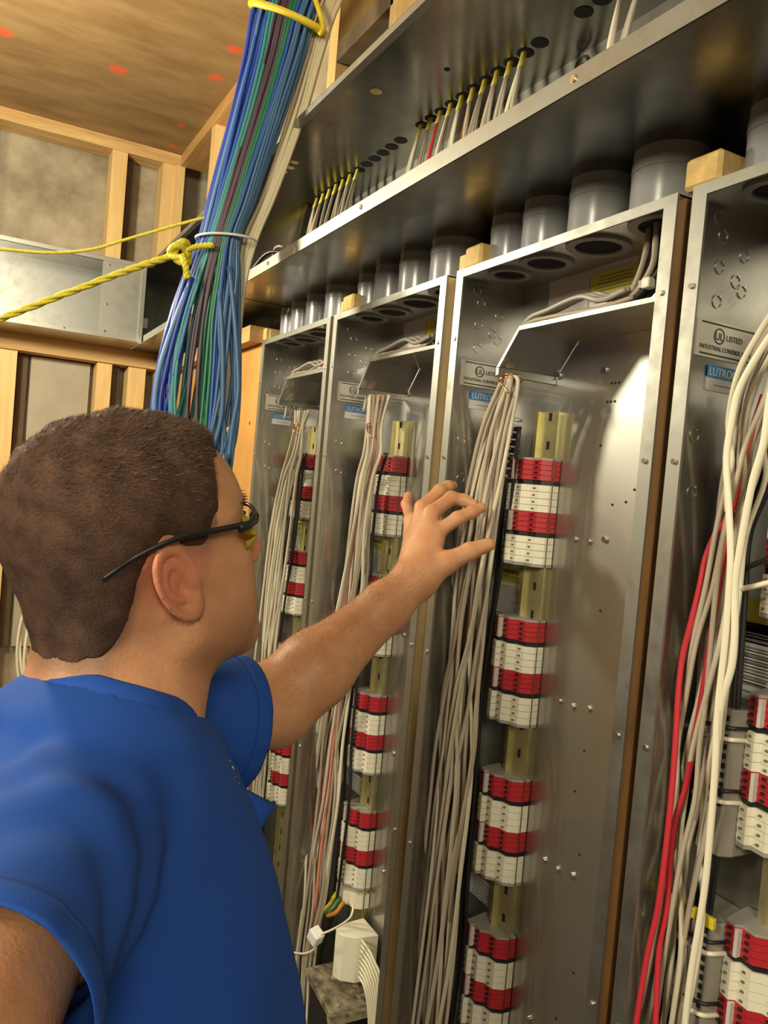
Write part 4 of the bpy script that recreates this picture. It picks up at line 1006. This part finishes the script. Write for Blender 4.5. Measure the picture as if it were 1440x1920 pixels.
def hem(c, ax, r0, wdt, name, k=72, thick=.0032):
    ax = ax / np.linalg.norm(ax); a = np.cross(ax, V(0, 0, 1)); a /= np.linalg.norm(a); b2 = np.cross(ax, a); pts = []
    for i_ in range(k):
        an = 2 * math.pi * i_ / k; dv = a * math.cos(an) + b2 * math.sin(an)
        ts = np.linspace(.03, .11, 60); dd = shirt(c + ts[:, None] * dv); z = np.nonzero(dd > 0)[0]
        pts.append(c + dv * (ts[z[0]] if len(z) else .08))
    return band_mesh(np.array(pts), ax, wdt, thick, name)
def band_mesh(pts, ax, wdt, thick, name, inward=True):
    k = len(pts); cen = pts.mean(0); vs = []; n = 10
    for p_ in pts:
        out = p_ - cen; out -= ax * (out @ ax); out /= np.linalg.norm(out)
        for j_ in range(n):
            an = 2 * math.pi * j_ / n; vs.append(p_ + out * math.cos(an) * thick * .5 + ax * math.sin(an) * wdt * .5 - ax * wdt * .35)
    vs = np.array(vs); fs = [(i_ * n + j_, i_ * n + (j_ + 1) % n, ((i_ + 1) % k) * n + (j_ + 1) % n, ((i_ + 1) % k) * n + j_) for i_ in range(k) for j_ in range(n)]
    return npmesh(name, vs, np.array(fs), TEE, tee)
hem(ls1, lax, 0, .020, 'sleeve_hem'); hem(rs1, rax, 0, .022, 'sleeve_hem')
a = np.cross(cax, V(0, 0, 1)) if abs(cax[2]) < .99 else V(1, 0, 0); a /= np.linalg.norm(a); b2 = np.cross(cax, a); pts = []
for i_ in range(96):
    an = 2 * math.pi * i_ / 96; dv = a * math.cos(an) + b2 * math.sin(an)
    ts = np.linspace(.10, -.10, 120); dd = shirt(CC + dv * crad + ts[:, None] * cax); z = np.nonzero(dd < 0)[0]
    pts.append(CC + dv * crad + cax * (ts[z[0]] if len(z) else -.02))
pts = np.array(pts)
for _ in range(6): pts = (np.roll(pts, 1, 0) + pts * 2 + np.roll(pts, -1, 0)) / 4
vs = []; n = 10
for i_ in range(96):
    r_ = pts[i_] - CC; t = r_ @ cax; out = r_ - t * cax; out /= np.linalg.norm(out)
    slope = cax * .75 - out * .66
    nrm = np.cross(np.cross(slope, out), slope); nrm /= np.linalg.norm(nrm)
    for j_ in range(n):
        an = 2 * math.pi * j_ / n; vs.append(pts[i_] + nrm * (math.cos(an) * .0028 + .0012) + slope * (math.sin(an) * .010 + .004))
col_ = npmesh('collar', np.array(vs), np.array([(i_ * n + j_, i_ * n + (j_ + 1) % n, ((i_ + 1) % 96) * n + (j_ + 1) % n, ((i_ + 1) % 96) * n + j_) for i_ in range(96) for j_ in range(n)]), TEE, tee)

# chest pocket edge gaping at the front and the small white print
def on_shirt(u, v, t0=.5, t1=1.1):
    d = MR @ np.array([(u - 720) / F, -(v - 960) / F, -1.0]); ts = np.linspace(t0, t1, 400); pp = V(0, 0, 1.70) + ts[:, None] * d
    dd = shirt(pp); z = np.nonzero(dd < 0)[0]
    return pp[z[0]] if len(z) else pp[np.argmin(dd)]
q = MB(); g_ = 8; A_, B_, C_ = PD(446, 1470, .80), PD(517, 1503, .84), PD(484, 1572, .79)
for k_ in range(g_ + 1):
    a_ = k_ / g_; tp_ = A_.lerp(B_, a_) + Vector((0, 0, -.004 * math.sin(math.pi * a_))); bt_ = A_.lerp(C_, a_)
    nrm_ = Vector((.010, -.016, 0)) * math.sin(math.pi * a_)
    for l_ in range(5): b2_ = l_ / 4; q.v.append(tp_.lerp(bt_, b2_) + nrm_ * math.sin(math.pi * (.35 + .6 * b2_)))
q.f = [(k_ * 5 + l_, k_ * 5 + l_ + 1, k_ * 5 + l_ + 6, k_ * 5 + l_ + 5) for k_ in range(g_) for l_ in range(4)]
o = q.build('pocket_flap', TEE, tee, smooth=True); o.modifiers.new('t', 'SOLIDIFY').thickness = .003
lg = MB()
for u, v, s in [(430, 1432, .004), (436, 1446, .005), (440, 1462, .004), (447, 1475, .004), (450, 1488, .0035), (433, 1440, .003)]:
    c = on_shirt(u + 2, v); lg.tube([c - V(.003, .001, s), c + V(0, 0, s * .2), c + V(-.002, -.002, s)], .0009, 5)
lg.build('chest_print', mat('white_print', (.75, .75, .78), .6), tee)

# --- trousers and boots, mostly below the frame
hipz = CH[2] - .56; HPc = CH + V(0, 0, -.56)
def legs(p):
    d = ell(p, HPc + V(0, 0, -.02), (.125, .160, .13), TR_)
    for s in (-1, 1):
        hp = HPc + sax * s * .085 + V(0, 0, -.06); kn_ = V(hp[0] + .02, hp[1], .50) + sax * s * .02; an_ = V(hp[0] - .01, hp[1], .11) + sax * s * .04
        d = smin(d, rc(p, hp, kn_, .092, .068), .05); d = smin(d, rc(p, kn_, an_, .066, .060), .03)
    return np.maximum(d, .10 - p[:, 2])
lv, lf = nets(legs, HPc - V(.3, .35, HPc[2] - .02), HPc + V(.3, .35, .16), .009)
tro = npmesh('trousers', lv, lf, JEAN, man)
for s in (-1, 1):
    an_ = V(HPc[0] - .01, HPc[1], .0) + sax * (s * .125)
    def boot(p, an_=an_):
        d = smin(rc(p, an_ + V(0, 0, .06), an_ + V(0, 0, .13), .055, .05), rc(p, an_ + V(0, 0, .045) - fax * .03, an_ + V(0, 0, .035) + fax * .17, .048, .038), .04)
        return np.maximum(d, .002 - p[:, 2])
    v_, f_ = nets(boot, an_ - V(.25, .25, .02), an_ + V(.25, .25, .2), .007)
    npmesh('boot', v_, f_, BOOT, man)

# --- safety glasses
gl_ = empty('safety_glasses', tuple(hw(.06, 0, .02)), 'yellow-tinted safety glasses with thin black temple arms worn by the man', 'glasses')
def HL(seq): return [Vector(hw(*s)) for s in seq]
def gpt(*a): return a
for s in (-1, 1):
    pts = spline(HL([(.094, s * .062, .030), (.086, s * .0735, .0285), (.05, s * .0835, .0320), (.01, s * .0885, .0350), (-.03, s * .0865, .0270), (-.062, s * .0790, .0110)]), 8)
    MB().tube(pts, lambda t: .0036 - .0010 * t, 8, flat=.7).build('temple_arm', BLACKPL, gl_, smooth=True)
    MB().tube(spline(HL([(.092, s * .060, .031), (.088, s * .069, .030), (.080, s * .0765, .028), (.068, s * .0795, .0265)]), 6), .0048, 8, flat=.7).build('hinge', BLACKPL, gl_, smooth=True)
LENS = mat('yellow_lens', (.85, .70, .10), .05, 0, trans=.6, spec=.6); LENS.node_tree.nodes['Principled BSDF'].inputs['IOR'].default_value = 1.12
for s in (-1, 1):
    g = 12; vs = []; fs = []
    for iu in range(g + 1):
        for iv in range(g + 1):
            a_ = iu / g; b_2 = iv / g * 2 - 1
            yv = .004 + .062 * a_; xw = .106 - .000 - .42 * max(0, yv - .02) ** 1.25 * 1.6 - .012 * b_2 * b_2
            hh = .019 * math.sqrt(max(.05, 1 - (abs(2 * a_ - 1)) ** 3.2)); zz2 = .012 + b_2 * hh
            vs.append(hw(xw, s * yv, zz2))
    for iu in range(g):
        for iv in range(g): k_ = iu * (g + 1) + iv; fs.append((k_, k_ + 1, k_ + g + 2, k_ + g + 1))
    lo_ = npmesh('lens', np.array(vs), np.array(fs), LENS, gl_); lo_.modifiers.new('t', 'SOLIDIFY').thickness = .0018
pts = []
for k_ in range(25):
    yv = -.066 + .132 * k_ / 24; ay = abs(yv); pts.append(Vector(hw(.108 - .42 * max(0, ay - .02) ** 1.25 * 1.6, yv, .031)))
MB().tube(pts, .0022, 8).build('brow_bar', BLACKPL, gl_, smooth=True)
MB().tube(spline(HL([(.106, -.008, .016), (.110, 0, .019), (.106, .008, .016)]), 4), .002, 6).build('nose_bridge', BLACKPL, gl_, smooth=True)
